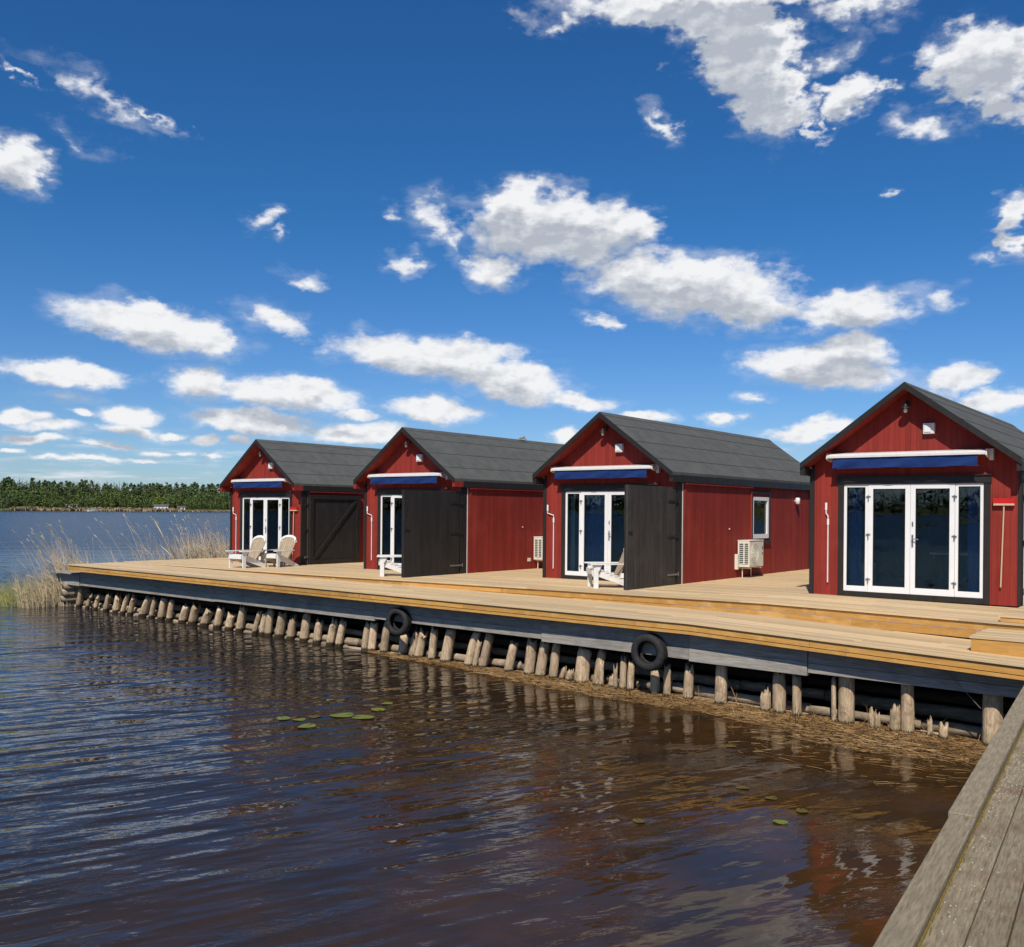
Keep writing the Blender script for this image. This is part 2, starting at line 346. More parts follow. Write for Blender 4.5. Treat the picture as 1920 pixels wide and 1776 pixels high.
# ------------------------------------------------------------------ water
WZ = -1.5
def uv2w(u, v, z=0.): return Vector((u * UX.x + v * VX.x, u * UX.y + v * VX.y, z))
def water_mat():
    m = bpy.data.materials.new('lake_water'); m.use_nodes = True; n = NT(m.node_tree); b = n.n['Principled BSDF']
    co = n.new('ShaderNodeTexCoord').outputs['Object']
    s = n.new('ShaderNodeSeparateXYZ', {0: co})
    # v = distance towards the quay; the bay in its lee is calmer
    v = n.math('ADD', n.math('MULTIPLY', s.outputs[0], VX.x), n.math('MULTIPLY', s.outputs[1], VX.y))
    u = n.math('ADD', n.math('MULTIPLY', s.outputs[0], UX.x), n.math('MULTIPLY', s.outputs[1], UX.y))
    lee = n.rng(n.math('ADD', u, n.math('MULTIPLY', v, .55)), -9.5, 3.5, 0, 1, True)
    T_ = lambda deg, a, b: n.mapping(co, rot=(0, 0, R(deg)), scale=(1 / a, 1 / b, 1), typ='TEXTURE')
    far = n.rng(n.vmath('LENGTH', co), 25, 90, 0, 1, True)
    gust = n.noise(T_(10, .12, .3), 1.0, 4, .55)
    gust2 = n.noise(T_(20, .35, 1.1), 1.0, 5, .6)
    swell = n.noise(T_(33, .46, 2.5), 1.0, 2, .45)
    chop = n.noise(T_(24, 2.6, 5.5), 1.0, 3, .5)
    fine = n.noise(T_(-10, 11, 19), 1.0, 3, .6)
    big = n.noise(T_(18, .10, .40), 1.0, 3, .5)
    cross = n.noise(T_(8, .7, 1.5), 1.0, 2, .5)
    kA = n.math('MULTIPLY', n.rng(lee, 0, 1, .066, .016), n.rng(gust, .3, .7, .7, 1.2))
    kC = n.math('MULTIPLY_ADD', far, .022, n.math('MULTIPLY', n.rng(lee, 0, 1, .0085, .0028), n.rng(gust2, .40, .62, .2, 1.6)))
    kF = n.math('MULTIPLY', n.rng(lee, 0, 1, .0012, .0030), n.rng(gust2, .50, .64, .05, 1.8))
    kB = n.math('MULTIPLY_ADD', far, .36, n.rng(lee, 0, 1, .06, 0))
    h = n.math('ADD', n.math('ADD', n.math('MULTIPLY', n.math('MULTIPLY_ADD', cross, .9, swell), kA), n.math('MULTIPLY', chop, kC)),
               n.math('ADD', n.math('MULTIPLY', fine, kF), n.math('MULTIPLY', big, kB)))
    bn = n.new('ShaderNodeBump', {'Height': h, 'Distance': 1.0, 'Strength': 1.0}); n.l.new(bn.outputs[0], b.inputs['Normal'])
    # peat-brown water, browner by the quay; far navy paints in the reflected sky
    sh = n.math('MULTIPLY', lee, n.rng(n.noise(co, .9, 5, .6), .38, .62, .25, 1))
    body_skytint = n.mix(n.rng(n.vmath('LENGTH', co), 15, 60, 0, 1), (.022, .0165, .0105), (.012, .022, .046))
    n.l.new(n.mix(sh, body_skytint, (.066, .031, .0095)), b.inputs['Base Color'])
    b.inputs['IOR'].default_value = 1.333
    n.l.new(n.math('MULTIPLY_ADD', far, .23, .015), b.inputs['Roughness'])
    n.l.new(n.math('MULTIPLY_ADD', far, -.36, .5), b.inputs['Specular IOR Level'])
    return m
mb = MB()
xs = [-6000, -600, -60, 60, 600, 6000]; ys = [-6000, -600, -60, 60, 600, 6000]
for i in range(5):
    for j in range(5):
        mb.add([(xs[i], ys[j], 0), (xs[i + 1], ys[j], 0), (xs[i + 1], ys[j + 1], 0), (xs[i], ys[j + 1], 0)], [(0, 1, 2, 3)])
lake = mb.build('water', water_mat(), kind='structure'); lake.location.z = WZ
# shallow lake bed under the quay is never seen; the water is opaque with peat

# ------------------------------------------------------------------ far shore
def shore_pt(a, d=0.):
    """point of the far shoreline at azimuth a (degrees from +Y, clockwise); d metres inland"""
    if -40 < a < 60: r = 880 + (a + 28.4) / 11.8 * 105 if a < 0 else 1135 + a * 4
    else: r = 900 + 180 * math.sin(R(a * 2.3 + 40)) + 60 * math.sin(R(a * 7))
    if -60 < a <= -40: r = 776 + (-40 - a) * 4
    r += d
    return Vector((r * math.sin(R(a)), r * math.cos(R(a)), 0))
GRASS = pmat('shore_meadow', (.10, .13, .035), (.17, .17, .06), .02, rough=.9, spec=.1, stain=(.01, .5, (.22, .19, .10)))
def terr_z(d): return WZ + (0.05 if d <= 0 else .3 + d * .045 if d < 120 else 5.7 + (d - 120) * .02)
mb = MB(); A = [-180 + 2 * i for i in range(181)]; D = [-3, 0, 12, 40, 120, 260, 700]
for a in A:
    for d in D:
        p = shore_pt(a, d); mb.v.append((p.x, p.y, (WZ - .6) if d < 0 else terr_z(d)))
n_ = len(D)
for i in range(len(A) - 1):
    for j in range(n_ - 1):
        mb.f.append((i * n_ + j, (i + 1) * n_ + j, (i + 1) * n_ + j + 1, i * n_ + j + 1)); mb.t.append(.5); mb.m.append(0)
mb.build('far_shore', GRASS, kind='structure')
# reed belt along the far shoreline
mb = MB(); rr = random.Random(3)
def reed_belt(mb, a0, a1, h, d0, d1, step=.1):
    a = a0
    while a < a1:
        for d in (d0, (d0 + d1) / 2, d1):
            p = shore_pt(a + rr.uniform(-.05, .05), d + rr.uniform(-3, 3)); q = shore_pt(a + step + .06, d + rr.uniform(-3, 3))
            z0 = WZ - .2; hh = h * rr.uniform(.85, 1.1); hh2 = h * rr.uniform(.85, 1.1)
            k = max(d, 0) * .045
            mb.add([(p.x, p.y, z0), (q.x, q.y, z0), (q.x, q.y, z0 + hh2 + k), ((p.x + q.x) / 2, (p.y + q.y) / 2, z0 + hh * 1.15 + k), (p.x, p.y, z0 + hh + k)], [(0, 1, 2, 3, 4)], rr.random())
        a += step
reed_belt(mb, -27.9, -19.2, 2.0, 2, 40, .018)
reed_belt(mb, -19.2, -14, 1.2, 2, 20, .018)
reed_belt(mb, -40, -30, 1.8, 2, 16, .06)
FREED = pmat('far_reed_belt', (.40, .31, .19), (.30, .23, .13), .05, rough=.9, tone=.25, spec=.1)
tag(mb.build('reed_belt', FREED), 'beige belt of dry reeds along the far shoreline', 'reeds', kind='stuff')

# forest
def leaf_mat(name, ca, cb, tn=.28):
    return pmat(name, ca, cb, .05, rough=.8, tone=tn, spec=.12)
CONIF = leaf_mat('conifer_needles', (.070, .105, .038), (.098, .132, .048))
DECID = leaf_mat('birch_leaves', (.10, .145, .042), (.13, .17, .052))
LIME = leaf_mat('spring_leaves', (.20, .26, .03), (.16, .22, .03), .3)
BARK = pmat('bark', (.10, .075, .055), (.06, .045, .035), 6, rough=.9)
def tree(mb, base, h, kind, rnd, q=1.0):
    """trunk plus many leaf-clump faces; kind 0 spruce, 1 pine, 2 broadleaf"""
    x, y, z = base; tone0 = rnd.uniform(.15, .85)
    mb.tube([(x, y, z - .5), (x, y, z + h * .9)], [h * .012, h * .004], 4, .3, mi=2, cap=False)
    N = int((95 if kind != 2 else 105) * q); big = 1.12
    for _ in range(N):
        if kind == 0:
            t = 1 - rnd.random() ** .6 * .95; r = (1 - t) * h * .17 * rnd.uniform(.45, 1.1) + .15; zz = z + h * (.06 + .94 * t); s = h * .045 * big * (1.25 - t)
        elif kind == 1:
            t = rnd.random(); r = h * .13 * math.sin(math.pi * (.15 + .8 * t)) * rnd.uniform(.3, 1.15); zz = z + h * (.45 + .53 * t); s = h * .045 * big
        else:
            t = rnd.random(); r = h * .24 * math.sin(math.pi * (.12 + .84 * t)) ** .7 * rnd.uniform(.35, 1.1); zz = z + h * (.14 + .84 * t); s = h * .052 * big
        a = rnd.uniform(0, 6.283); c = Vector((x + r * math.cos(a), y + r * math.sin(a), zz))
        d1 = Vector((rnd.gauss(0, 1), rnd.gauss(0, 1), rnd.gauss(0, .6))).normalized() * s * rnd.uniform(.8, 1.5)
        d2 = Vector((rnd.gauss(0, 1), rnd.gauss(0, 1), rnd.gauss(0, .8))).normalized() * s * rnd.uniform(.6, 1.2)
        if kind == 0: d1.z -= s * .4
        mb.add([c - d1, c + d2, c + d1, c - d2 * .7], [(0, 1, 2, 3)], min(1, max(0, tone0 + rnd.uniform(-.15, .15))), 0 if kind < 2 else 1)
def forest(name, a0, a1, rows, q, step, label, hs=1.):
    mb = MB(); rnd = random.Random(int(abs(a0) * 10) + 5)
    for (d, h, pk) in rows:
        a = a0
        while a < a1:
            p = shore_pt(a + rnd.uniform(-.1, .1), d + rnd.uniform(-8, 8))
            k = 2 if rnd.random() < pk else rnd.choice((0, 0, 0, 1))
            hh = h * hs * rnd.uniform(.86, 1.07) * (.72 if k == 2 else 1)
            tree(mb, (p.x, p.y, terr_z(d)), hh, k, rnd, q)
            a += step * rnd.uniform(.6, 1.4)
    return tag(mb.build(name, [CONIF, DECID, BARK]), label, 'forest', kind='stuff')
forest('forest', -40, -4, [(44, 13, .95), (52, 17, .85), (62, 21, .65), (74, 23, .4), (90, 24, .15), (108, 24.5, .05), (130, 25, .0), (150, 25, .0)], 1.0, .135, 'mixed green and dark conifer forest filling the far shore')
forest('forest', 60, 320, [(20, 18, .7), (36, 25, .3), (60, 30, .1), (85, 31, .0)], .6, .45, 'dark wooded shore across the water behind the viewpoint', .95)

def single_tree(a, d, h, mats, label, kind=2, wide=1.0, z=None):
    p = shore_pt(a, d); rnd = random.Random(int(-a * 100)); t = empty('broadleaf_tree', (p.x, p.y, terr_z(d)), 0, label, 'tree')
    tm = MB().tube([(0, 0, -.5), (0, 0, h * .35), (.3, 0, h * .8)], [h * .02, h * .014, h * .004], 6)
    for k in range(4):
        an = k * 1.6; tm.tube([(0, 0, h * (.3 + .1 * k)), (math.cos(an) * h * .2, math.sin(an) * h * .2, h * (.5 + .1 * k))], [h * .008, h * .002], 5)
    tm.build('trunk', BARK, t)
    cr = MB()
    for _ in range(420):
        th = rnd.uniform(0, 6.283); tt = rnd.random(); r = h * .36 * wide * math.sin(math.pi * (.1 + .85 * tt)) ** .7 * rnd.uniform(.3, 1.08)
        c = Vector((r * math.cos(th), r * math.sin(th), h * (.1 + .86 * tt))); s = h * .04
        d1 = Vector([rnd.gauss(0, 1) for _ in range(3)]).normalized() * s * 1.4; d2 = Vector([rnd.gauss(0, 1) for _ in range(3)]).normalized() * s
        cr.add([c - d1, c + d2, c + d1, c - d2], [(0, 1, 2, 3)], rnd.uniform(.2, .8))
    cr.build('crown', mats, t)
def az_of(x): return math.degrees(math.atan((x - 960) / F))
single_tree(az_of(295), 38, 12.5, LIME, 'bright yellow-green round tree beside the white lakeside house')
single_tree(az_of(8), 4, 16, CONIF, 'dark bushy tree at the waterline, left edge of the far shore', wide=1.5)
single_tree(az_of(102), 30, 15, DECID, 'pale green birch on the far shore just left of the small white shed')
single_tree(az_of(60), 14, 6.5, DECID, 'low round bush at the left end of the far reed belt', wide=1.4)

# far buildings
HWALL = pmat('white_render', (.74, .73, .70), (.66, .65, .62), .5, rough=.7); HROOF = pmat('dark_tiles', (.12, .11, .11), (.08, .075, .075), .5, rough=.8)
HGLASS = pmat('dark_panes', (.02, .025, .03), (.03, .035, .04), 1, rough=.2)
def far_house(x, d, w, dep, hw, hr, label, roofm, name='lake_house'):
    a = az_of(x); p = shore_pt(a, d); t = empty(name, (p.x, p.y, terr_z(d)), -R(a), label, 'house')
    MB().box(-w / 2, w / 2, -dep / 2, dep / 2, -.6, hw).build('wall', HWALL, t)
    MB().prism([(-dep / 2 - .5, hw + .02), (dep / 2 + .5, hw + .02), (0, hw + hr)], -w / 2 - .5, w / 2 + .5, 'x').build('roof', roofm, t)
    k = max(2, int(w / 3.2))
    for i in range(k):
        cx = -w / 2 + w * (i + .5) / k
        MB().box(cx - .55, cx + .55, -dep / 2 - .04, -dep / 2, .9, 2.3).build('window', HGLASS, t)
    MB().box(-w / 2 + .3, -w / 2 + 1.2, -dep / 2 - .05, -dep / 2, 0, 2.1).build('door', HROOF, t)
    return t
far_house(302, 30, 13, 8, 3.6, 2.0, 'white house with a low dark roof by the far waterline', HROOF)
far_house(134, 52, 10, 6, 3.0, 1.0, 'small pale shed with a flat grey roof above the far reed belt', pmat('pale_roof', (.45, .46, .46), (.38, .38, .38), .5), 'lake_shed')
far_house(340, 34, 7, 5, 2.6, 1.4, 'low tan cottage right of the white lakeside house', HROOF, 'lake_cottage')
p = shore_pt(az_of(174), -26)
t = empty('motor_boat', (p.x, p.y, WZ), -R(az_of(174)) + .15, 'white motor boat moored off the far reed belt', 'boat')
hull = []; mb = MB()
secs = [(-4.4, .2, 1.5), (-3, .95, 1.25), (0, 1.25, 1.1), (4.2, 1.15, 1.05)]
for (x, hw, hh) in secs: hull += [(x, -hw, hh), (x, -hw * .5, -.15), (x, hw * .5, -.15), (x, hw, hh)]
mb.add(hull, [tuple(4 * i + k for k in (0, 1)) + (4 * (i + 1) + 1, 4 * (i + 1)) for i in range(3)] + [(4 * i + 1, 4 * i + 2, 4 * i + 6, 4 * i + 5) for i in range(3)] + [(4 * i + 2, 4 * i + 3, 4 * i + 7, 4 * i + 6) for i in range(3)] + [(4 * i, 4 * i + 4, 4 * i + 7, 4 * i + 3) for i in range(3)] + [(0, 3, 2, 1), (12, 13, 14, 15)])
mb.build('hull', WHITE, t)
MB().prism([(-1.8, 1.0), (1.8, 1.0), (1.5, 2.0), (-1.0, 2.0)], -.8, .8).build('cabin', WHITE, t)
MB().box(-1.2, 1.4, -.83, -.81, 1.45, 1.85).build('windscreen', HGLASS, t)

# ------------------------------------------------------------------ quay (u,v frame)
def edge(u):                                   # outer line of the old quay
    return 14.4 - .0386 * (u + 28.3)
def lerp(u, T):
    if u <= T[0][0]: return T[0][1]
    for (a, b), (c, d) in zip(T, T[1:]):
        if u <= c: return b + (d - b) * (u - a) / (c - a)
    return T[-1][1]
def zl(u): return lerp(u, [(-30, -.12), (-7, -.135), (-2, -.275), (3, -.28)])
def el_(u): return edge(u) - lerp(u, [(-30, 0), (-7, 0), (-2, .08), (3, .15)])
def bo(u): return lerp(u, [(-30, .34), (-19, .34), (-14, .30), (-10, .26), (-5, .22), (-2, .16), (3, .16)])
def zu(u): return lerp(u, [(-30, -.112), (-26, -.092), (-19.5, -.045), (-13.4, .012), (-9.5, .045), (-6.5, .085), (-2.8, .05), (3, .05)])
def eu(u): return edge(u) + lerp(u, [(-30, 1.85), (-22.3, 1.75), (-10, 1.95), (-2.8, 1.8), (3, 1.7)])
wharf = empty('timber_wharf', (0, 0, 0), TH, 'long timber quay with new decking on old grey beams, carrying the red cabins', 'wharf')
UL, UR = -28.3, 3.0
def strip(mb, u0, u1, vf, w, zt, th, tone, dz=0.):
    brk = sorted({u0, u1} | {b for b in (-26, -22.3, -19.5, -13.4, -10, -9.5, -7, -6.5, -2.8, -2) if u0 < b < u1})
    vs = []
    for u in brk:
        v = vf(u); z = zt(u) + dz
        vs += [(u, v, z - th), (u, v + w, z - th), (u, v + w, z), (u, v, z)]
    fs = []
    for i in range(len(brk) - 1):
        a = 4 * i; b = a + 4
        for k in range(4): fs.append((a + k, a + (k + 1) % 4, b + (k + 1) % 4, b + k))
    fs += [(3, 2, 1, 0), tuple(4 * (len(brk) - 1) + k for k in range(4))]
    mb.add(vs, fs, tone)
def board_rows(mb, n, vf, zt, pitch, gap, th, u0, u1, rnd, dz=0., lens=(3.6, 4.8)):
    for k in range(n):
        u = u0 - rnd.uniform(0, 3)
        while u < u1:
            e = u + rnd.choice(lens); a, b = max(u, u0) + .0015, min(e, u1) - .0015
            if b > a + .05: strip(mb, a, b, (lambda q, k=k: vf(q) + k * pitch), pitch - gap, zt, th, rnd.random(), dz + rnd.uniform(-.0015, .0015))
            u = e
rnd = random.Random(11)
mb = MB(); board_rows(mb, 20, lambda u: el_(u) - .02, zl, .12, .006, .028, UL, UR, rnd)
mb.build('lower_deck', PINE, wharf)
mb = MB(); board_rows(mb, 96, lambda u: eu(u) - .02, zu, .12, .006, .028, UL, UR, rnd, 0.002)
mb.build('upper_deck', PINE, wharf)
# dark sheet added under both decks to stop sun leaking through board gaps
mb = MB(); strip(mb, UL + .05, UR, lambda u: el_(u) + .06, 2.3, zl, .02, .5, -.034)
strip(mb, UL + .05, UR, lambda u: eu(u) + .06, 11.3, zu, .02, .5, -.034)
mb.build('deck_light_block', MUD, wharf)
def fascia(name, vf, zf, dz_top, h, th, out, seed, u0=UL, u1=UR):
    mb = MB(); r_ = random.Random(seed); u = u0 - r_.uniform(0, 3)
    while u < u1:
        e = u + r_.choice((3.0, 3.9, 4.5)); a, b = max(u, u0) + .002, min(e, u1) - .002
        if b > a + .05: strip(mb, a, b, lambda q: vf(q) - out, th, lambda q: zf(q) + dz_top, h, r_.random())
        u = e
    return mb.build(name, GOLD, wharf)
fascia('edge_board', el_, zl, -.036, .100, .028, -.012, 1)
fascia('edge_board', el_, zl, -.148, .045, .06, .004, 2)
fascia('step_riser', eu, zu, -.036, .105, .028, -.012, 3)
mb = MB(); r_ = random.Random(4)
for (a, b) in ((-15.6, -12.2), (-12.2, -8.4), (-8.4, -5.0), (-5.0, -1.2), (-1.2, UR)):
    strip(mb, a + .002, b - .002, lambda q: eu(q) - .004, .028, lambda q: zu(q) - .148, .12, r_.random())
mb.build('step_riser', GOLD, wharf)
# short end of the decks at the left
mb = MB(); z = -.13
for k in range(3): mb.box(UL - .03, UL - .002, el_(UL) + .02 + k * 4.0, el_(UL) + 4.0 + k * 4.0, -.27, -.152 , .3 + .2 * k)
mb.build('edge_board', GOLD, wharf)
# landing step and the next platform at the right
mb = MB(); r_ = random.Random(8)
for k in range(10): mb.box(-2.98, UR, 13.98 + k * .12, 13.98 + k * .12 + .114, -.066, -.038, r_.random())
mb.build('landing_step', PINE, wharf)
mb = MB(); mb.box(-2.96, UR, 13.995, 14.023, -.265, -.072, .35).box(-2.955, -2.927, 14.025, 15.1, -.265, -.072, .6)
mb.build('landing_riser', GOLD, wharf)
mb = MB()
for k in range(30): mb.box(-2.86, UR, 15.26 + k * .12, 15.26 + k * .12 + .114, .122, .15, r_.random())
mb.build('landing_platform', PINE, wharf)
mb = MB(); mb.box(-2.84, UR, 15.275, 15.30, .056, .118, .5).box(-2.84, -2.815, 15.31, 18.8, .056, .118, .7)
mb.build('landing_riser', GOLD, wharf)
# old grey beams under the deck edge: two courses, butt jointed
BT = -.36
for i, (a, b, zb, zm, pr) in enumerate([(-29.75, -28.22, -.80, -.60, .035), (-28.22, -20.9, -.785, -.56, 0), (-20.9, -14.75, -.77, -.56, .006), (-14.75, -10.15, -.725, -.55, .0), (-10.15, -7.1, -.765, -.57, .02), (-7.1, -5.12, -.79, -.58, .026), (-5.12, UR, -.745, -.60, .0)]):
    mb = MB(); r_ = random.Random(i)
    y = lambda u: edge(u) + bo(u) - pr
    for (z0, z1, pp) in ((zb, zm - .003, .0), (zm, BT if i else -.43, .004)):
        vs = [(a + .003, y(a) + pp, z0), (b - .003, y(b) + pp, z0), (b - .003, y(b) + pp, z1), (a + .003, y(a) + pp, z1),
              (a + .003, y(a) + .13, z0), (b - .003, y(b) + .13, z0), (b - .003, y(b) + .13, z1), (a + .003, y(a) + .13, z1)]
        mb.add(vs, [(0, 1, 2, 3), (7, 6, 5, 4), (0, 4, 5, 1), (3, 2, 6, 7), (0, 3, 7, 4), (1, 5, 6, 2)], [.75, .45, .5, .55, .7, .8, .65][i] + (.1 if z1 < -.5 else -.1))
    mb.build('edge_beam', BEAM, wharf, bevel=.006)
# a flat ledge of light battens lies along the beam top at the left end
MB().box(-29.7, -28.35, 14.5, 16.2, -.43, -.395, .6).build('end_cap', BEAM, wharf)
# crib of old logs behind the piles
def rough_log(mb, p0, p1, r, rnd, tone, n=9, segs=7, jag=.0):
    pts = []; rs = []
    for i in range(segs + 1):
        t = i / segs; p = Vector(p0).lerp(Vector(p1), t) + Vector((rnd.uniform(-.012, .012), rnd.uniform(-.012, .012), rnd.uniform(-.008, .008)))
        pts.append(p); rs.append(r * rnd.uniform(.92, 1.08))
    mb.tube(pts, rs, n, tone)
rnd = random.Random(21)
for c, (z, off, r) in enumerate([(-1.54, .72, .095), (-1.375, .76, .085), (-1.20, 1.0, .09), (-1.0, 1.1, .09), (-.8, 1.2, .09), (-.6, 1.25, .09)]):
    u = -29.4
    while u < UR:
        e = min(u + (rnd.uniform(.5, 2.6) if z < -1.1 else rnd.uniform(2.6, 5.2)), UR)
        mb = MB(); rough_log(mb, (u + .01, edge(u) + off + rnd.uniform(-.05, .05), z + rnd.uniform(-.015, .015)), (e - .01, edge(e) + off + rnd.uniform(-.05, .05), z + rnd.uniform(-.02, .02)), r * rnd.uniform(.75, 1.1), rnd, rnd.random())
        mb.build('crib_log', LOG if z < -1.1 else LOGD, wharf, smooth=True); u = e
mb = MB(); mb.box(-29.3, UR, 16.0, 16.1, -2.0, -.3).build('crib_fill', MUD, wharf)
mb = MB()
for k in range(4):
    rough_log(mb, (-29.35 + .08 * k, 14.7, -1.45 + .2 * k), (-29.2 + .05 * k, 25.5, -1.45 + .2 * k), .1, rnd, rnd.random())
mb.build('crib_end', LOG, wharf, smooth=True)
# piles: (u at water, z measured, u at top, z at top, diameter)
PILES = [(-30.03, -1.41, -29.58, -0.95, 0.17), (-29.75, -1.42, -29.36, -0.9, 0.17), (-29.46, -1.47, -29.22, -0.98, 0.17), (-28.79, -1.37, -28.67, -0.95, 0.15), (-28.19, -1.44, -27.96, -1.04, 0.12), (-27.67, -1.43, -27.54, -1.07, 0.13), (-27.06, -1.46, -26.88, -0.97, 0.15), (-26.46, -1.5, -26.34, -0.97, 0.16), (-26.04, -1.46, -25.79, -0.96, 0.14), (-25.62, -1.48, -25.41, -0.96, 0.14), (-24.97, -1.46, -24.63, -0.96, 0.2), (-24.42, -1.47, -24.26, -0.96, 0.14), (-23.94, -1.48, -23.81, -0.95, 0.19), (-23.48, -1.46, -23.39, -0.97, 0.16), (-22.84, -1.48, -22.68, -1.07, 0.18), (-22.35, -1.51, -22.18, -0.98, 0.19), (-21.79, -1.49, -21.54, -1.05, 0.21), (-21.16, -1.48, -21.01, -0.99, 0.17), (-20.63, -1.48, -20.56, -1.11, 0.18), (-20.16, -1.46, -20.03, -0.87, 0.19), (-19.47, -1.51, -19.29, -0.97, 0.13), (-19.17, -1.51, -19.07, -0.93, 0.15), (-18.92, -1.48, -18.85, -0.87, 0.15), (-18.49, -1.51, -18.39, -0.92, 0.19), (-18.03, -1.48, -17.97, -0.95, 0.17), (-17.52, -1.48, -17.46, -0.89, 0.19), (-17.02, -1.47, -16.96, -0.96, 0.16), (-16.54, -1.47, -16.42, -0.93, 0.16), (-16.23, -1.47, -16.11, -0.93, 0.15), (-15.32, -1.48, -15.27, -0.9, 0.14), (-15.09, -1.46, -15.06, -0.88, 0.15), (-14.71, -1.51, -14.64, -0.84, 0.17), (-14.13, -1.49, -14.11, -1.04, 0.17), (-13.81, -1.51, -13.71, -0.89, 0.15), (-13.62, -1.49, -13.5, -0.86, 0.15), (-13.23, -1.5, -13.2, -0.81, 0.15), (-12.87, -1.5, -12.76, -0.81, 0.2), (-12.21, -1.55, -12.05, -0.82, 0.18), (-12.0, -1.51, -11.91, -0.98, 0.09), (-11.83, -1.52, -11.68, -0.8, 0.17), (-11.15, -1.53, -11.05, -0.93, 0.15), (-10.65, -1.52, -10.61, -0.79, 0.17), (-10.37, -1.52, -10.3, -0.79, 0.16), (-10.06, -1.49, -10.03, -0.83, 0.15), (-9.86, -1.49, -9.84, -1.29, 0.1), (-9.7, -1.48, -9.7, -1.31, 0.13), (-9.44, -1.5, -9.41, -0.83, 0.22), (-9.07, -1.5, -9.02, -0.85, 0.16), (-8.94, -1.47, -8.93, -1.06, 0.06), (-8.75, -1.52, -8.72, -1.28, 0.11), (-8.64, -1.52, -8.65, -1.09, 0.08), (-8.51, -1.5, -8.48, -0.83, 0.11), (-8.36, -1.48, -8.33, -0.96, 0.13), (-7.87, -1.52, -7.86, -1.09, 0.15), (-7.63, -1.51, -7.62, -1.0, 0.13), (-7.24, -1.51, -7.2, -0.85, 0.15), (-6.65, -1.5, -6.64, -0.84, 0.18), (-5.88, -1.48, -5.88, -1.17, 0.16), (-5.66, -1.55, -5.67, -0.86, 0.2), (-5.36, -1.52, -5.37, -0.86, 0.13), (-4.78, -1.53, -4.79, -0.84, 0.06), (-4.62, -1.54, -4.62, -0.79, 0.21), (-4.22, -1.49, -4.23, -1.25, 0.04), (-4.14, -1.48, -4.15, -1.27, 0.08), (-3.91, -1.55, -3.91, -1.15, 0.15), (-3.74, -1.55, -3.75, -0.77, 0.18), (-3.43, -1.47, -3.43, -1.25, 0.06), (-3.26, -1.44, -3.26, -1.3, 0.13), (-2.66, -1.37, -2.66, -0.77, 0.24)]
rnd = random.Random(5)
def pile(u0, u1, zt, dia, jag, seed):
    """a driven log with a hollow, splintered head; returns the object placed at the waterline"""
    r_ = random.Random(seed); n = 18; mb = MB(); vs = []
    lo, hi = -.55, zt - WZ; S = 9; ph = r_.uniform(0, 6)
    for i in range(S + 1):
        t = i / S; z = lo + (hi - lo) * t; off = (u1 - u0) * (z / hi if z > 0 else 0)
        for k in range(n):
            a = 2 * math.pi * k / n
            rr_ = dia / 2 * (1 + .07 * math.sin(2 * a + ph) + .04 * math.sin(5 * a + ph * 2 + t * 2) + r_.uniform(-.025, .025)) * (1 - .10 * t)
            zz = z
            if i >= S - 1 and jag: 
                kk = math.sin(a * 1.5 + ph) * .5 + .5
                zz = z - (jag * (.15 + .85 * kk) * (1 if i == S else .5)) + (r_.uniform(-.55, .45) * jag if i == S else 0)
                rr_ *= .93 if i == S else 1
            vs.append((off + rr_ * math.cos(a), rr_ * math.sin(a), zz))
    fs = [(i * n + k, i * n + (k + 1) % n, (i + 1) * n + (k + 1) % n, (i + 1) * n + k) for i in range(S) for k in range(n)]
    top = len(vs); vs.append(((u1 - u0), 0, hi - (jag * 1.1 if jag else -.005)))
    fs += [(S * n + k, S * n + (k + 1) % n, top) for k in range(n)]
    mb.add(vs, fs, r_.random())
    o = mb.build('wharf_pile', PILE, smooth=True)
    p = uv2w(u0, edge(u0) + bo(u0) + .14 + dia / 2, WZ); o.location = p; o.rotation_euler = (0, 0, TH)
    return o
T1, T2 = -13.86, -7.8
ORD = ['first', 'second', 'third', 'fourth', 'fifth', 'sixth', 'seventh', 'eighth', 'ninth', 'tenth', 'eleventh', 'twelfth', 'thirteenth', 'fourteenth', 'fifteenth', 'sixteenth', 'seventeenth', 'eighteenth', 'nineteenth', 'twentieth']
def plabel(i, N):
    u0, z0, u1, zt, d = PILES[i]
    h = 'tall' if zt > -.84 else 'stumpy' if zt < -1.02 else 'splintered'
    w = 'thick' if d > .185 else 'slim' if d < .12 else 'weathered'
    lean = ' leaning' if u1 - u0 > .14 else ''
    us = [p[0] for p in PILES]
    a = [k for k in range(N) if us[k] < -21.4]; b = [k for k in range(N) if -21.4 <= us[k] < T1]; c = [k for k in range(N) if T1 <= us[k] < -10.8]
    d_ = [k for k in range(N) if -10.8 <= us[k] < T2]; e = [k for k in range(N) if us[k] >= T2]
    if i in a: return f'{h} {w}{lean} pile, {ORD[a.index(i)]} from the quay\'s far left end'
    if i in b: return f'{h} {w}{lean} pile, {ORD[b[::-1].index(i)]} to the left of the smaller tyre'
    if i in c: return f'{h} {w}{lean} pile, {ORD[c.index(i)]} to the right of the smaller tyre'
    if i in d_: return f'{h} {w}{lean} pile, {ORD[d_[::-1].index(i)]} to the left of the larger tyre'
    return f'{h} {w}{lean} pile, {ORD[e.index(i)]} to the right of the larger tyre'
for i, (u0, z0, u1, zt, d) in enumerate(PILES):
    jag = .0 if zt > -.80 and u0 > -8 else rnd.choice((.08, .14, .2)) if zt > -1.2 else .09
    top = (-.5 if zt > -.80 and u0 > -8 else min(zt + .09, -.74))
    o = pile(u0, u1 + (.06 if u0 < -9 else 0), top, max(d, .07) * (1.2 if u0 < -9 else 1.08), jag, i * 3 + 1)
    tag(o, plabel(i, len(PILES)), 'pile', 'old timber piles along the quay')

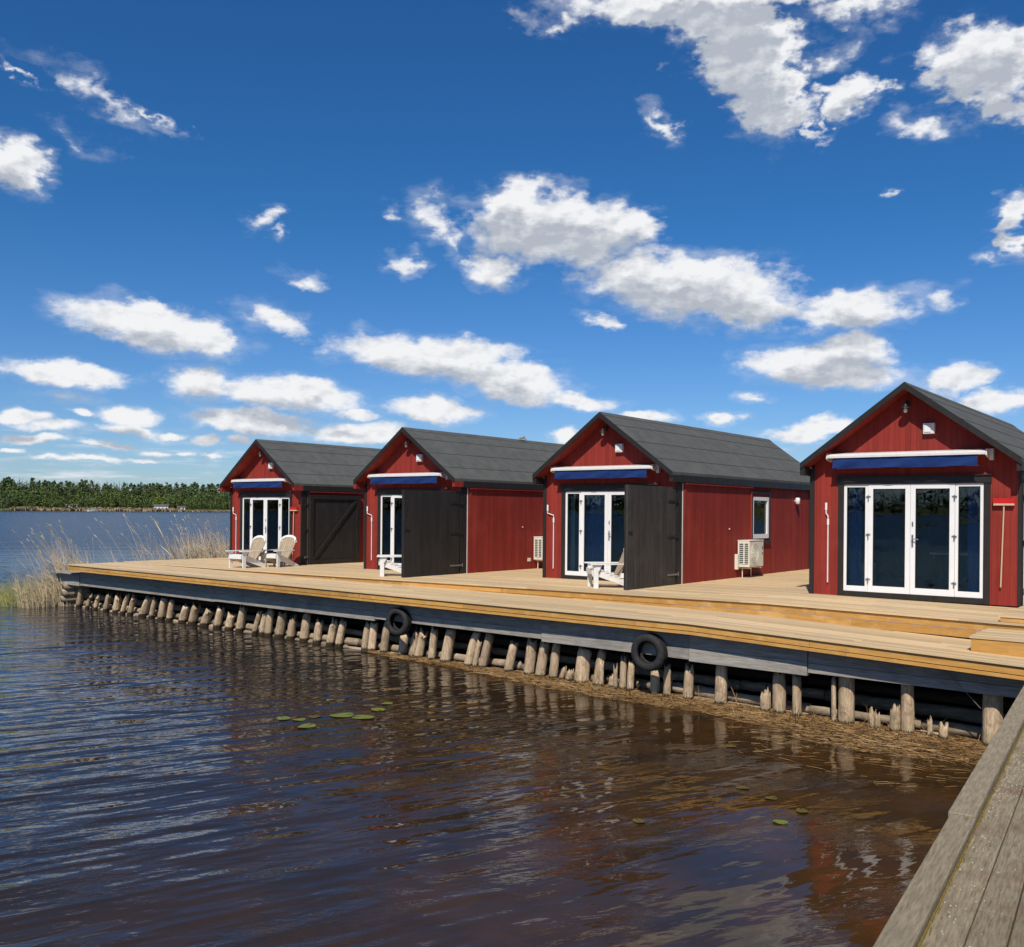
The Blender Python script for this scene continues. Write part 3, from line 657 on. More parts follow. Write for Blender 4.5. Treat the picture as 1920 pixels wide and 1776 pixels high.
# tyre fenders
def tyre(u, z, rad, wid, label, tilt=0.):
    t = empty('tyre_fender', uv2w(u, edge(u) + bo(u) - wid / 2 - .03, z), TH + tilt, label, 'tyre', 'tyres hung on the quay as fenders')
    prof = []; n = 40
    ri = rad * .56
    pf = [(-wid * .30, ri), (-wid * .46, ri + .03), (-wid * .5, rad * .80), (-wid * .44, rad * .94), (-wid * .30, rad), (0, rad * 1.012), (wid * .30, rad), (wid * .44, rad * .94), (wid * .5, rad * .80), (wid * .46, ri + .03), (wid * .30, ri), (wid * .25, ri + .03), (wid * .40, rad * .82), (wid * .28, rad * .92), (-wid * .28, rad * .92), (-wid * .40, rad * .82), (-wid * .25, ri + .03)]
    vs = []; P_ = len(pf)
    for k in range(n):
        a = 2 * math.pi * k / n
        for (y, r) in pf: vs.append((r * math.cos(a), y, r * math.sin(a)))
    fs = [(k * P_ + j, k * P_ + (j + 1) % P_, ((k + 1) % n) * P_ + (j + 1) % P_, ((k + 1) % n) * P_ + j) for k in range(n) for j in range(P_)]
    m = MB(); m.add(vs, fs); m.build('tyre_casing', RUBBER, t, smooth=True)
    m = MB()
    for k in range(n * 2):
        a = math.pi * k / n; M = Matrix.Rotation(-a, 4, 'Y')
        for s_ in (-1, 0, 1): m.box(rad * 1.002, rad * 1.018, s_ * wid * .2 - wid * .085, s_ * wid * .2 + wid * .085, -rad * .028, rad * .028, .4, M)
    m.build('tread', RUBBER, t)
    m = MB(); m.tube([(0, wid * .2, rad * .92), (0, wid * .45, rad * 1.1), (0.01, wid * .62 , rad * 1.3)], .012, 6); m.build('hanging_rope', ROPE, t)
tyre(T1, -.70, .285, .20, 'smaller black tyre fender, hung on the quay beam left of centre', .12)
tyre(T2 + .02, -.70, .305, .21, 'larger black tyre fender, hung on the quay beam right of centre', .02)

# drift straw caught against the piles
OUT = [(-15.2, 14.05), (-14, 13.85), (-12.5, 13.75), (-11, 13.5), (-9.5, 13.15), (-7.8, 13.05), (-6.7, 13.1), (-5.3, 12.7), (-4.6, 12.35), (-4.0, 12.25), (-3.3, 12.35), (-2.6, 12.5), (1, 12.4)]
def outv(u): return lerp(u, OUT)
rnd = random.Random(31)
mb = MB(); N = 150; vs = []
for i in range(N + 1):
    u = -15.2 + 16.2 * i / N; b = edge(u) + 1.2; a = outv(u) + .36 + .3 * abs(math.sin(u * 2.1) * math.sin(u * .83 + 1)) + rnd.uniform(-.06, .12)
    for j in range(9):
        t = j / 8; v = a + (b - a) * t
        vs.append((u, v, WZ + (-.022 if j == 0 else .006 + .03 * math.sin(t * 2.2) + rnd.uniform(-.008, .016))))
mb.add(vs, [(i * 9 + j, (i + 1) * 9 + j, (i + 1) * 9 + j + 1, i * 9 + j + 1) for i in range(N) for j in range(8)])
o = mb.build('rotting_straw_mat', STRAWB, smooth=True); o.rotation_euler = (0, 0, TH)
tag(o, 'brown mat of rotting reed litter floating along the piles', 'reed litter', kind='stuff')
mb = MB()
def straw(mb, u, v, z, L, a, lift, w, tone):
    d = Vector((math.cos(a), math.sin(a), lift)); d.normalize(); s_ = Vector((-math.sin(a), math.cos(a), 0)) * w
    p = Vector((u, v, z)); q = p + d * L; m_ = (p + q) / 2 + Vector((0, 0, L * .03))
    mb.add([p - s_, p + s_, m_ + s_, m_ - s_, q, m_ + Vector((0, 0, w)), p + Vector((0, 0, w))], [(0, 1, 2, 3), (3, 2, 4), (6, 1, 2, 5), (6, 5, 3, 0)], tone)
for _ in range(8500):
    u = -15.1 + 16.1 * rnd.random() ** .8; a0 = outv(u) + .34; b0 = edge(u) + .7
    v = a0 + (b0 - a0) * rnd.random() ** .8 - .1
    if rnd.random() > .35 + .65 * min(1, (u + 16) / 5): continue
    straw(mb, u, v, WZ + .012 + .03 * rnd.random() + .02 * min(1, (v - a0)), rnd.uniform(.06, .42), rnd.gauss(0, .55) + (math.pi if rnd.random() < .5 else 0), rnd.uniform(-.03, .09), rnd.uniform(.0022, .0055), rnd.random())
for _ in range(240):      # loose pieces drifting in front, and sticks caught upright
    u = rnd.uniform(-6, 1); v = outv(u) - rnd.random() ** 2 * 1.2
    straw(mb, u, v, WZ + .006, rnd.uniform(.1, .5), rnd.gauss(.1, .4), 0, .003, rnd.random())
for _ in range(190):
    u = rnd.uniform(-9.5, 0); v = edge(u) + rnd.uniform(-.2, .5)
    straw(mb, u, v, WZ + .01, rnd.uniform(.2, .7), rnd.uniform(0, 6.28), rnd.uniform(.2, 1.3), .004, rnd.random())
o = mb.build('drift_straw', STRAW); o.rotation_euler = (0, 0, TH)
tag(o, 'loose golden reed stalks washed up in front of the piles', 'reed litter', kind='stuff')

# lily pads
def lily(x, y, r, rot, mat, label, z=.012, tilt=0.):
    n = 22; vs = [(0, 0, 0)]
    for k in range(n + 1):
        a = .16 + (2 * math.pi - .32) * k / n; q = r * (1 + .05 * math.sin(3 * a)) * (1.12 if abs(math.pi - a) < 1 else 1)
        vs.append((q * math.cos(a), q * .86 * math.sin(a), .004 * math.sin(2 * a + rot)))
    m = MB(); m.add(vs, [(0, k, k + 1) for k in range(1, n + 1)])
    m.add([(a, b, c - .003) for a, b, c in vs], [(0, k + 1, k) for k in range(1, n + 1)])
    o = m.build('lily_pad', mat); o.location = (x, y, WZ + z); o.rotation_euler = (tilt, 0, rot)
    tag(o, label, 'lily pad', 'lily pads on the water')
LP = [(-3.36, 14.0, .16, 2.1, LILY, 'small green lily pad, leftmost of the patch at centre'), (-3.10, 13.92, .13, 0.3, LILY, 'narrow green lily pad touching the leftmost one'),
 (-2.90, 13.52, .19, 1.2, LILY, 'green lily pad lying nearest the viewer in the central patch'), (-2.92, 14.12, .13, 4.0, LILYB, 'faint brownish lily pad in the middle of the central patch'),
 (-2.52, 14.25, .24, .5, LILY, 'large bright lily pad, left half of the overlapping pair'), (-2.20, 14.13, .22, 3.0, LILY, 'large bright lily pad, right half of the overlapping pair'),
 (-2.05, 14.68, .17, 5.2, LILY, 'round bright lily pad right behind the overlapping pair'), (-1.97, 15.15, .13, 1.0, LILY, 'faint green lily pad farthest back in the central patch'),
 (2.85, 10.28, .095, .4, LILYB, 'yellowish lily pad lying alone, middle of the right-hand group'), (2.72, 9.48, .10, 5.6, LILY, 'bright green lily pad on its own near the lower right'),
 (2.63, 10.67, .095, 2.6, LILYB, 'dull yellow lily pad farthest back of the right-hand group'), (1.30, 9.48, .095, 2.0, LILYB, 'dull orange-brown lily pad left of the right-hand group'),
 (2.94, 12.57, .11, 2.0, LILYB, 'dull green lily pad close to the drift straw'), (3.05, 9.85, .10, 1.5, LILYB, 'brownish lily pad near the bright green one on the right')]
for l in LP: lily(l[0], l[1], l[2] * .72, *l[3:])

# reeds round the left end of the quay
def reed(mb, x, y, h, lean, la, rnd, plume=True, w=.0065, z0=None):
    z0 = WZ - .1 if z0 is None else z0
    b = Vector((x, y, z0)); d = Vector((math.cos(la), math.sin(la), 0)); tn = rnd.random(); pts = []
    for k in range(5):
        t = k / 4; pts.append(b + Vector((0, 0, h * t * (1 - .18 * lean * t))) + d * (h * lean * t ** 1.5))
    s_ = Vector((1, .2, 0)) * w
    vs = []
    for k, p in enumerate(pts): q = s_ * (1 - .18 * k); vs += [p - q, p + q]
    mb.add(vs, [(2 * k, 2 * k + 1, 2 * k + 3, 2 * k + 2) for k in range(4)], tn)
    for _ in range(rnd.choice((1, 2, 3))):
        t = rnd.uniform(.25, .8); p = pts[int(t * 4)]; an = rnd.uniform(0, 6.28); L = h * rnd.uniform(.12, .28)
        e = p + Vector((math.cos(an) * L * .5 - abs(L) * .3, math.sin(an) * L * .5, L * rnd.uniform(.2, .9)))
        mb.add([p - s_, p + s_, (p + e) / 2 + s_ * .7 + Vector((0, 0, L * .05)), e], [(0, 1, 2, 3)], tn)
    if plume:
        p = pts[-1]; dd = (pts[-1] - pts[-2]).normalized()
        for _ in range(7):
            q = p - dd * rnd.uniform(0, .12) ; e = q + dd * rnd.uniform(.04, .09) + Vector((rnd.uniform(-.06, .03), rnd.uniform(-.04, .04), rnd.uniform(-.05, .02)))
            mb.add([q, q + Vector((.011, 0, .008)), e], [(0, 1, 2)], .9)
WIND = math.pi + .2
rnd = random.Random(17)
mb = MB()
def clump(mb, u0, u1, v0, v1, n, h0, h1, l0, l1, plume=True, w=.0065):
    for _ in range(n):
        p = uv2w(rnd.uniform(u0, u1), rnd.uniform(v0, v1)); reed(mb, p.x, p.y, rnd.uniform(h0, h1), rnd.uniform(l0, l1), WIND + rnd.gauss(0, .35), rnd, plume, w)
clump(mb, -29.7, -28.5, 19.0, 21.6, 560, 1.2, 2.5, .02, .38, False, .0095)
clump(mb, -29.8, -28.6, 19.0, 21.5, 34, 2.4, 3.2, .2, .5)
clump(mb, -30.0, -28.7, 17.8, 19.4, 110, 1.1, 2.5, .08, .5, False)
clump(mb, -30.2, -28.8, 17.0, 19.6, 12, 2.4, 3.2, .3, .65)
clump(mb, -30.3, -28.9, 15.8, 18.0, 34, 1.0, 2.2, .2, .7, False)
clump(mb, -30.2, -29.0, 15.8, 17.6, 9, 2.3, 3.1, .3, .65)
clump(mb, -30.2, -29.2, 14.7, 15.9, 190, .9, 2.3, .05, .5, False, .009)
clump(mb, -30.3, -29.2, 14.8, 16.0, 16, 2.4, 3.0, .25, .6)
clump(mb, -32.2, -30.6, 14.6, 16.5, 8, 1.8, 2.5, .3, .7)
tag(mb.build('dry_reeds', REED), 'tall dry reeds leaning left behind the quay end', 'reeds', kind='stuff')
mb = MB(); clump(mb, -32.6, -29.9, 13.4, 15.6, 420, .35, 1.0, .1, .6, False); clump(mb, -36.5, -32.2, 14.0, 16.6, 260, .2, .7, .1, .6, False)
tag(mb.build('green_reeds', GREED), 'low green and yellow reeds in the water off the quay end', 'reeds', kind='stuff')
mb = MB(); clump(mb, -30.2, -29.3, 13.7, 14.9, 200, .5, 1.3, .0, .35, False)
tag(mb.build('matted_reeds', REED), 'matted dead reeds heaped against the left end of the quay', 'reeds', kind='stuff')

# mooring rope
o = MB().tube([uv2w(-3.14, 13.58, -.52), uv2w(-2.97, 13.64, -.72), uv2w(-2.78, 13.74, -.96)], .005, 6).build('mooring_rope', ROPE)
tag(o, 'thin grey rope slanting from the beam to the last pile', 'rope')

# ------------------------------------------------------------------ jetty at the right
JA = R(-32.95)
jetty = empty('plank_jetty', (1.328, 3.497, 0), JA, 'weathered plank jetty with a raised kerb, running to the quay from the lower right', 'jetty')
# local y runs away along the left edge, local x to the right
kz = 0.0; mb = MB()
def kerb(y0, y1, zt, x0, w, tone, name='kerb_beam'):
    m = MB(); m.box(x0, x0 + w, y0, y1, zt - .12, zt, tone); return m.build(name, KERB, jetty, bevel=.006)
kerb(1.905, 9.1, .004, .0, .135, .6); kerb(-6.5, 1.897, -.004, .012, .125, .4)
rnd = random.Random(41)
m = MB(); x = .148; k = 0
for w in (.142, .138, .146, .14, .15, .142, .146, .14, .148, .142, .146, .15, .14, .146, .15, .14):
    y = -6.5 + rnd.uniform(-2, 0)
    while y < 9.15:
        e = y + rnd.choice((3.6, 4.2, 4.8)); a, b = max(y, -6.5) + .002, min(e, 9.15) - .002
        if b > a + .1:
            dz = rnd.uniform(-.002, .002); m.box(x, x + w - .006, a, b, -.072 + dz, -.034 + dz, rnd.random())
        y = e
    x += w; k += 1
m.build('deck_plank', JET, jetty, bevel=.003)
m = MB().box(-.0, .05, -6.5, 9.1, -.36, -.125, .3); m.build('side_beam', KERB, jetty, bevel=.005)
m = MB()
for y in range(-6, 10, 2): m.box(.06, 2.3, y, y + .12, -.25, -.075, .3)
m.build('cross_beam', KERB, jetty)
for y in (-4.5, -1.5, 1.5, 4.5, 7.5):
    for x in (.16, 2.2):
        MB().tube([(x, y, -2.2), (x, y, -.26)], .09, 12, .5).build('jetty_pile', PILE, jetty, smooth=True)
# yellow lichen and grit in the seam beside the kerb, pale specks on the planks
MOSS = pmat('yellow_lichen', (.26, .185, .045), (.14, .10, .03), 40, rough=.95, spec=.05)
m = MB()
for _ in range(2600):
    y = rnd.uniform(-1.5, 9); x = .143 + abs(rnd.gauss(0, .0025 + .008 * (rnd.random() < .12))) + .001; s_ = rnd.uniform(.002, .006)
    m.box(x - s_ * .4, x + s_ * .4, y - s_ * 2.4, y + s_ * 2.4, -.036, -.034 + s_ * rnd.uniform(.3, 1.1), rnd.random())
tag(m.build('lichen', MOSS, jetty), kind='stuff')
SPECK = pmat('pale_crumbs', (.62, .60, .50), (.45, .42, .33), 40, rough=.9)
m = MB()
for _ in range(260):
    cl = rnd.choice(((3.2, .45), (4.6, .9), (2.7, .4), (1.2, .8), (6, 1.2))); y = rnd.gauss(*cl); x = .16 + abs(rnd.gauss(.06, .06)); s_ = rnd.uniform(.0015, .0045)
    if -1 < y < 8.5: m.box(x, x + s_ * 1.5, y, y + s_ * rnd.uniform(1, 2.5), -.0325, -.0305 + rnd.uniform(0, .002), 0.5, None)
o = m.build('crumb_litter', SPECK, jetty); tag(o, kind='stuff')

# ------------------------------------------------------------------ cabins
W = 3.568; LEN = 9.0; OH = .36; EV = .06; ZE = 2.498; ZR = 3.863; SL = (ZR - ZE) / (W / 2 + EV)
def roof_z(x): return ZR - SL * abs(x - W / 2)
def glazed(root, name, x0, x1, z0, z1, fw, bot, hinge=None, handle=False, y=.03):
    """white frame with a recessed pane; x along the front"""
    m = MB(); d0, d1 = y - .035, y + .035
    m.box(x0, x0 + fw, d0, d1, z0, z1).box(x1 - fw, x1, d0, d1, z0, z1)
    m.box(x0 + fw, x1 - fw, d0, d1, z1 - fw, z1).box(x0 + fw, x1 - fw, d0, d1, z0, z0 + bot)
    fr = m.build(name, WHITE, root, bevel=.004)
    g = MB().box(x0 + fw - .004, x1 - fw + .004, y - .002, y + .002, z0 + bot - .004, z1 - fw + .004).build('pane', GLASS, fr)
    gk = MB()
    for (a, b, c, d) in ((x0 + fw - .001, x0 + fw + .012, z0 + bot, z1 - fw), (x1 - fw - .012, x1 - fw + .001, z0 + bot, z1 - fw)): gk.box(a, b, y - .02, y - .003, c, d)
    gk.box(x0 + fw + .012, x1 - fw - .012, y - .02, y - .003, z1 - fw - .012, z1 - fw).box(x0 + fw + .012, x1 - fw - .012, y - .02, y - .003, z0 + bot, z0 + bot + .012)
    gk.build('gasket', BTRIM, fr)
    if hinge is not None:
        for hz in (z0 + .16, z0 + .98, z1 - .30):
            h = MB(); sx_ = hinge
            h.tube([(sx_, y - .048, hz), (sx_, y - .048, hz + .10)], .011, 8).box(sx_ - .04, sx_ + .04, y - .046, y - .036, hz + .065, hz + .085)
            h.build('hinge', STEEL, fr)
    if handle:
        hx = x0 + .04 if handle == 'l' else x1 - .04
        h = MB(); h.box(hx - .014, hx + .014, y - .048, y - .035, .95, 1.17).tube([(hx, y - .05, 1.10), (hx, y - .085, 1.10), (hx + (.11 if handle == 'l' else -.02), y - .085, 1.085)], .009, 8)
        h.box(hx - .012, hx + .012, y - .045, y - .035, 1.32, 1.40)
        h.build('handle', STEEL, fr)
    return fr
def shutter(root, folded, hid=False):
    """big plank shutter hinged at the front right corner, either folded back along the side wall or standing straight out"""
    # local build: hinge line at origin, panel along +a (length 2.0), thickness along b
    L0, L1, z0, z1 = .07, 2.08, .045, 2.15
    m = MB(); m.box(0, .045, L0, L1, z0, z1)
    sh = m.build('shutter', BLACKW if folded == 'grey' else BLACK, root)
    f = MB(); t0, t1 = .0455, .085
    f.box(t0, t1, L0, L0 + .13, z0, z1).box(t0, t1, L1 - .13, L1, z0, z1).box(t0, t1, L0 + .13, L1 - .13, z1 - .13, z1).box(t0, t1, L0 + .13, L1 - .13, z0, z0 + .13)
    a = math.atan2(z1 - z0 - .26, L1 - L0 - .26); Ld = math.hypot(z1 - z0 - .26, L1 - L0 - .26)
    M = Matrix.Translation((0, L0 + .13, z0 + .13)) @ Matrix.Rotation(a, 4, 'X')
    f.box(t0, t1 - .003, .03, Ld - .03, -.05, .05, .5, M)
    f.build('brace_frame', BTRIM, sh)
    for hz in (.26, 1.07, 1.84):
        MB().box(-.012, .0, -.06, .42, hz - .02, hz + .02).tube([(-.006, -.055, hz - .04), (-.006, -.055, hz + .04)], .013, 8).build('hinge', STEEL if hz == .26 else DARKM, sh)
    MB().box(-.02, 0, L1 - .16, L1 - .02, 1.18, 1.21).build('latch', DARKM, sh)
    if folded is True:
        sh.location = (W + .05, .16, 0)                       # flat along the wall, braces outward
    else:
        sh.location = (W + .03, -.03, 0); sh.rotation_euler = (0, 0, math.pi)
        # outer boards face the side, braces face the doors
    return sh
def awning(root):
    m = MB(); aw = m.prism([(-.03, 2.645), (-.06, 2.665), (-.24, 2.635), (-.275, 2.61), (-.275, 2.585), (-.20, 2.555), (-.03, 2.57)], .40, 3.08, 'x').build('awning', ALU, root, bevel=.004)
    m = MB().box(.40, 3.08, -.295, -.277, 2.56, 2.60).build('front_bar', ALU, aw, bevel=.004)
    # hanging valance, softly rippled
    m = MB(); n = 90; vs = []
    for i in range(n + 1):
        x = .50 + 2.46 * i / n
        for j in range(5):
            t = j / 4; vs.append((x, -.268 + .020 * math.sin(x * 5.2 + 3.2 * t) * t + .012 * math.sin(x * 12 + 5 * t) * t, 2.57 - .195 * t))
    m.add(vs, [(i * 5 + j, (i + 1) * 5 + j, (i + 1) * 5 + j + 1, i * 5 + j + 1) for i in range(n) for j in range(4)])
    m.build('valance', BLUE, aw, smooth=True)
    MB().box(.47, 2.99, -.274, -.262, 2.366, 2.376).build('hem', BLUE, aw)
    for (a, b) in ((.375, .398), (3.082, 3.105)):
        MB().prism([(-.005, 2.68), (-.26, 2.65), (-.28, 2.55), (-.20, 2.52), (-.005, 2.50)], a, b, 'x').build('end_cap', ALU, aw)
    MB().box(3.106, 3.17, -.10, -.004, 2.47, 2.66).build('wall_bracket', ALU, aw)
def lamps(root):
    m = MB(); x = 1.76
    m.box(x - .03, x + .03, -.03, -.003, 3.46, 3.56).tube([(x, -.03, 3.53), (x, -.10, 3.56), (x, -.17, 3.55), (x, -.19, 3.49)], .012, 8)
    gl = m.build('gable_lamp', DARKM, root, smooth=False)
    MB().tube([(x, -.19, 3.50), (x, -.19, 3.455), (x, -.19, 3.44), (x, -.19, 3.42)], [.02, .04, .085, .09], 16, cap=True).build('lamp_shade', DARKM, gl)
    MB().tube([(x, -.19, 3.43), (x, -.19, 3.40), (x, -.19, 3.36), (x, -.19, 3.345)], [.024, .032, .030, .014], 14).build('bulb', WHITE, gl, smooth=True)
    m = MB().box(2.03, 2.22, -.085, -.003, 2.96, 3.15)
    b = m.build('wall_box', ALU, root, bevel=.008)
    MB().box(2.055, 2.16, -.098, -.0855, 2.99, 3.11).build('cover', WHITE, b, bevel=.004)
def cabin(k, x0, y0, u, label, endred, shut, shut_label=None):
    rz = TH if k != 1 else R(-38.6)
    root = empty('red_cabin', (x0, y0, zu(u) - .004), rz, label, 'cabin', 'red cabins in a row on the quay')
    # walls, one mesh with true openings
    m = MB(); zt = 2.50
    def facex(p, y, flip=False): m.add([(a, y, b) for a, b in p], [tuple(range(len(p)))])
    T = .12
    def wallx(x_0, x_1, y0_, y1_, top=None):
        zz0 = roof_z(x_0) - .12; zz1 = roof_z(x_1) - .12
        m.prism([(x_0, 0), (x_1, 0), (x_1, zz1), (x_0, zz0)], y0_, y1_, 'y')
    wallx(.065, .62, 0, T); wallx(3.01, W - .002, 0, T)
    m.prism([(.62, 2.08), (3.01, 2.08), (3.01, roof_z(3.01) - .12), (W / 2, roof_z(W / 2) - .12), (.62, roof_z(.62) - .12)], 0, T, 'y')
    # back wall
    m.prism([(0, 0), (W, 0), (W, roof_z(W) - .12), (W / 2, ZR - .12), (0, roof_z(0) - .12)], LEN - T, LEN, 'y')
    ze = roof_z(0) - .13
    m.box(0, T, .002, LEN - T, 0, ze)                                             # left side
    m.box(W - T, W, T + .002, 3.96, 0, ze).box(W - T, W, 4.98, LEN - T, 0, ze).box(W - T, W, 3.96, 4.98, 0, .96).box(W - T, W, 3.96, 4.98, 2.02, ze)
    m.build('wall', RED, root)
    # soffit and gable undersides stay red
    # roof
    rt = .07
    for sgn, nm in ((-1, 'roof_slope'), (1, 'roof_slope')):
        m = MB(); e = (W / 2 + EV + .02)
        pts = [(W / 2, ZR), (W / 2 + sgn * e, ZR - SL * e)]
        poly = [(pts[0][0], pts[0][1]), (pts[1][0], pts[1][1]), (pts[1][0], pts[1][1] - rt), (pts[0][0], pts[0][1] - rt)]
        rf = m.prism(poly, -OH, LEN + .26, 'y', .5 + .2 * sgn).build(nm, FELT, root)
        m = MB()                                                                  # lapped felt edges, running with the ridge
        for i, t in enumerate((.22, .50, .78)):
            xx = W / 2 + sgn * e * t; zz = ZR - SL * e * t
            m.prism([(xx, zz + .001), (xx + sgn * .012, zz - SL * .012 + .001), (xx + sgn * .012, zz - SL * .012 + .007), (xx, zz + .007)], -OH + .001, LEN + .258, 'y')
        m.build('felt_lap', SEAM, rf)
    m = MB(); a = .11                                                               # ridge cap
    m.prism([(W / 2 - a, ZR - SL * a + .002), (W / 2, ZR + .004), (W / 2 + a, ZR - SL * a + .002), (W / 2 + a, ZR - SL * a + .010), (W / 2, ZR + .014), (W / 2 - a, ZR - SL * a + .010)], -OH - .002, LEN + .262, 'y', .6)
    m.build('ridge_cap', FELT, root)
    m = MB(); e = W / 2 + EV + .022                                               # dark barge trim along the gable edge
    for sgn in (-1, 1):
        q = [(W / 2, ZR - .0), (W / 2 + sgn * e, ZR - SL * e - .0), (W / 2 + sgn * e, ZR - SL * e - .12), (W / 2, ZR - .12)]
        m.prism([(a_, b_ + .004) for a_, b_ in q], -OH - .022, -OH - .001, 'y')
    m.build('barge_trim', BTRIM, root)
    m = MB()
    for sgn in (-1, 1):
        q = [(W / 2, ZR - .115), (W / 2 + sgn * (e - .03), ZR - .115 - SL * (e - .03)), (W / 2 + sgn * (e - .03), ZR - .088 - SL * (e - .03)), (W / 2, ZR - .088)]
        m.prism(q, -OH + .004, .0, 'y')
    m.build('soffit', RED, root)
    em = RED if endred else BTRIM
    m = MB()                                                                      # boxed eaves
    m.box(-EV - .03, -.002, -OH + .002, LEN + .2, 2.25, 2.40).build('eave_box', em if endred else BTRIM, root)
    m = MB(); m.box(W + .002, W + EV + .03, -OH + .002, -.02, 2.27, 2.41).build('eave_box', em, root)
    m = MB(); m.box(W + .002, W + EV + .035, -.018, LEN + .2, 2.262, 2.42).build('eave_box', BTRIM, root)
    # corner boards
    for cb in ((-.022, .0645, -.022, -.001, 0, 2.40), (-.022, -.001, .0, .16, 0, 2.249), (W - .028, W + .022, -.022, -.001, 0, 2.26), (W + .001, W + .024, .0, .20, 0, 2.261), (W + .001, W + .024, 7.86, LEN - .0, 0, 2.261)):
        MB().box(*cb).build('corner_board', BTRIM, root)
    MB().box(W + .001, W + .034, .202, .222, .01, 2.25).build('edge_strip', ALU if k != 1 else STEEL, root)
    # raised red panel on the side wall, with flashing
    MB().box(W + .001, W + .045, .26, 3.78, .02, 2.225).build('side_panel', RED, root)
    MB().box(W + .001, W + .105, .25, 3.80, 2.226, 2.25).box(W + .001, W + .075, 3.782, 3.80, .02, 2.225).build('panel_flashing', RED, root)
    MB().tube([(W + .045, 2.55, 1.22), (W + .065, 2.55, 1.22)], .018, 10).build('panel_knob', ALU, root)
    # opening trim
    m = MB(); m.box(.52, .618, -.028, .06, 0, 2.082).box(3.012, 3.115, -.028, .06, 0, 2.082).box(.50, 3.13, -.04, -.001, 2.084, 2.21).box(.49, 3.14, -.065, -.0, 2.212, 2.228)
    m.box(.62, 3.01, -.02, .10, .0, .098)
    m.build('opening_trim', BTRIM, root, bevel=.003)
    # glazing: sidelight, two door leaves, sidelight
    glazed(root, 'sidelight', .624, 1.066, .10, 2.078, .052, .10, y=.03)
    glazed(root, 'door', 1.070, 1.808, .10, 2.078, .085, .115, hinge=1.075, handle=False, y=.02)
    glazed(root, 'door', 1.812, 2.550, .10, 2.078, .085, .115, hinge=2.545, handle='l', y=.02)
    glazed(root, 'sidelight', 2.554, 3.006, .10, 2.078, .052, .10, y=.03)
    # side window
    m = MB(); y0_, y1_, z0_, z1_ = 3.88, 5.06, .88, 2.09
    m.box(W + .001, W + .03, y0_, y0_ + .08, z0_, z1_).box(W + .001, W + .03, y1_ - .08, y1_, z0_, z1_).box(W + .001, W + .035, y0_, y1_, z1_ + .001, z1_ + .06).box(W + .001, W + .05, y0_, y1_, z0_ - .06, z0_ - .001)
    wn = m.build('side_window', BTRIM, root)
    m = MB(); a0, a1, b0, b1 = 3.963, 4.977, .963, 2.017
    m.box(W - .05, W + .02, a0, a0 + .07, b0, b1).box(W - .05, W + .02, a1 - .09, a1, b0, b1).box(W - .05, W + .02, a0 + .07, a1 - .09, b0, b0 + .11).box(W - .05, W + .02, a0 + .07, a1 - .09, b1 - .09, b1)
    m.build('sash', WHITE, wn)
    MB().box(W - .022, W - .018, a0 + .066, a1 - .086, b0 + .106, b1 - .086).build('pane', GLASS, wn)
    # side lamp
    m = MB(); m.tube([(W + .002, 6.8, 1.95), (W + .06, 6.8, 1.95)], .03, 10)
    sl = m.build('side_lamp', ALU, root)
    MB().tube([(W + .08, 6.8, 2.04), (W + .08, 6.8, 2.02), (W + .08, 6.8, 1.88), (W + .08, 6.8, 1.86)], [.04, .062, .062, .03], 14).build('lamp_glass', WHITE, sl, smooth=True)
    # inside of the room
    m = MB(); x0_, x1_, yb, zc = .13, W - .13, 4.9, 2.3
    m.add([(x0_, .14, .06), (x0_, yb, .06), (x0_, yb, zc), (x0_, .14, zc)], [(0, 1, 2, 3)])
    m.add([(x0_, yb, .06), (x1_, yb, .06), (x1_, yb, zc), (x0_, yb, zc)], [(0, 1, 2, 3)])
    m.add([(x0_, .14, zc), (x1_, .14, zc), (x1_, yb, zc), (x0_, yb, zc)], [(0, 1, 2, 3)])
    m.build('interior', INTER, root)
    MB().box(x0_, x1_, .13, yb, .04, .075).build('floor', IFLOOR, root)
    awning(root); lamps(root)
    if shut is not None:
        s_ = shutter(root, shut)
        if shut_label: s_['label'] = shut_label
    return root
H1 = cabin(1, -9.1284, 30.7164, -26.07, 'farthest red cabin at the left, its black braced shutter folded back against the side wall', True, True, 'black shutter folded flat against the side wall, diagonal brace showing')
H2 = cabin(2, -4.1235, 26.5377, -19.56, 'second red cabin from the left, a near-black shutter standing open in front of its doors', True, False, 'near-black shutter swung straight out')
H3 = cabin(3, .7785, 22.8014, -13.39, 'third red cabin from the left, faded grey-black shutter open, white side window in view', False, 'grey', 'faded grey-black shutter swung straight out')
H4 = cabin(4, 5.7177, 18.0616, -6.58, 'nearest red cabin at the right edge, its glass doors fully uncovered, blue curtains inside', False, True)
def loc2w(h, x, y, z=0.): return h.matrix_basis @ Vector((x, y, z)) if False else (Matrix.Translation(h.location) @ Matrix.Rotation(h.rotation_euler.z, 4, 'Z')) @ Vector((x, y, z))

# curtains hang inside, on their own rods
def curtain(h, x0, x1, mat, label, y=.17, z0=.12, z1=2.06):
    m = MB(); n = int((x1 - x0) / .012); vs = []
    for i in range(n + 1):
        x = x0 + (x1 - x0) * i / n; yy = .025 * math.sin(i * .9) + .01 * math.sin(i * .37)
        vs += [(x, yy, z0), (x + .004 * math.sin(i), yy * .7, (z0 + z1) / 2), (x, yy * .5, z1)]
    m.add(vs, [(3 * i + j, 3 * i + 3 + j, 3 * i + 4 + j, 3 * i + 1 + j) for i in range(n) for j in range(2)])
    o = m.build('curtain', mat, smooth=True); o.location = loc2w(h, 0, y, 0); o.rotation_euler = (0, 0, h.rotation_euler.z)
    tag(o, label, 'curtain', 'curtains inside the glass doors')
curtain(H4, .66, .90, CURTB, 'blue curtain gathered behind the left sidelight of the nearest cabin')
curtain(H4, 2.72, 2.98, CURTB, 'blue curtain gathered behind the right sidelight of the nearest cabin')
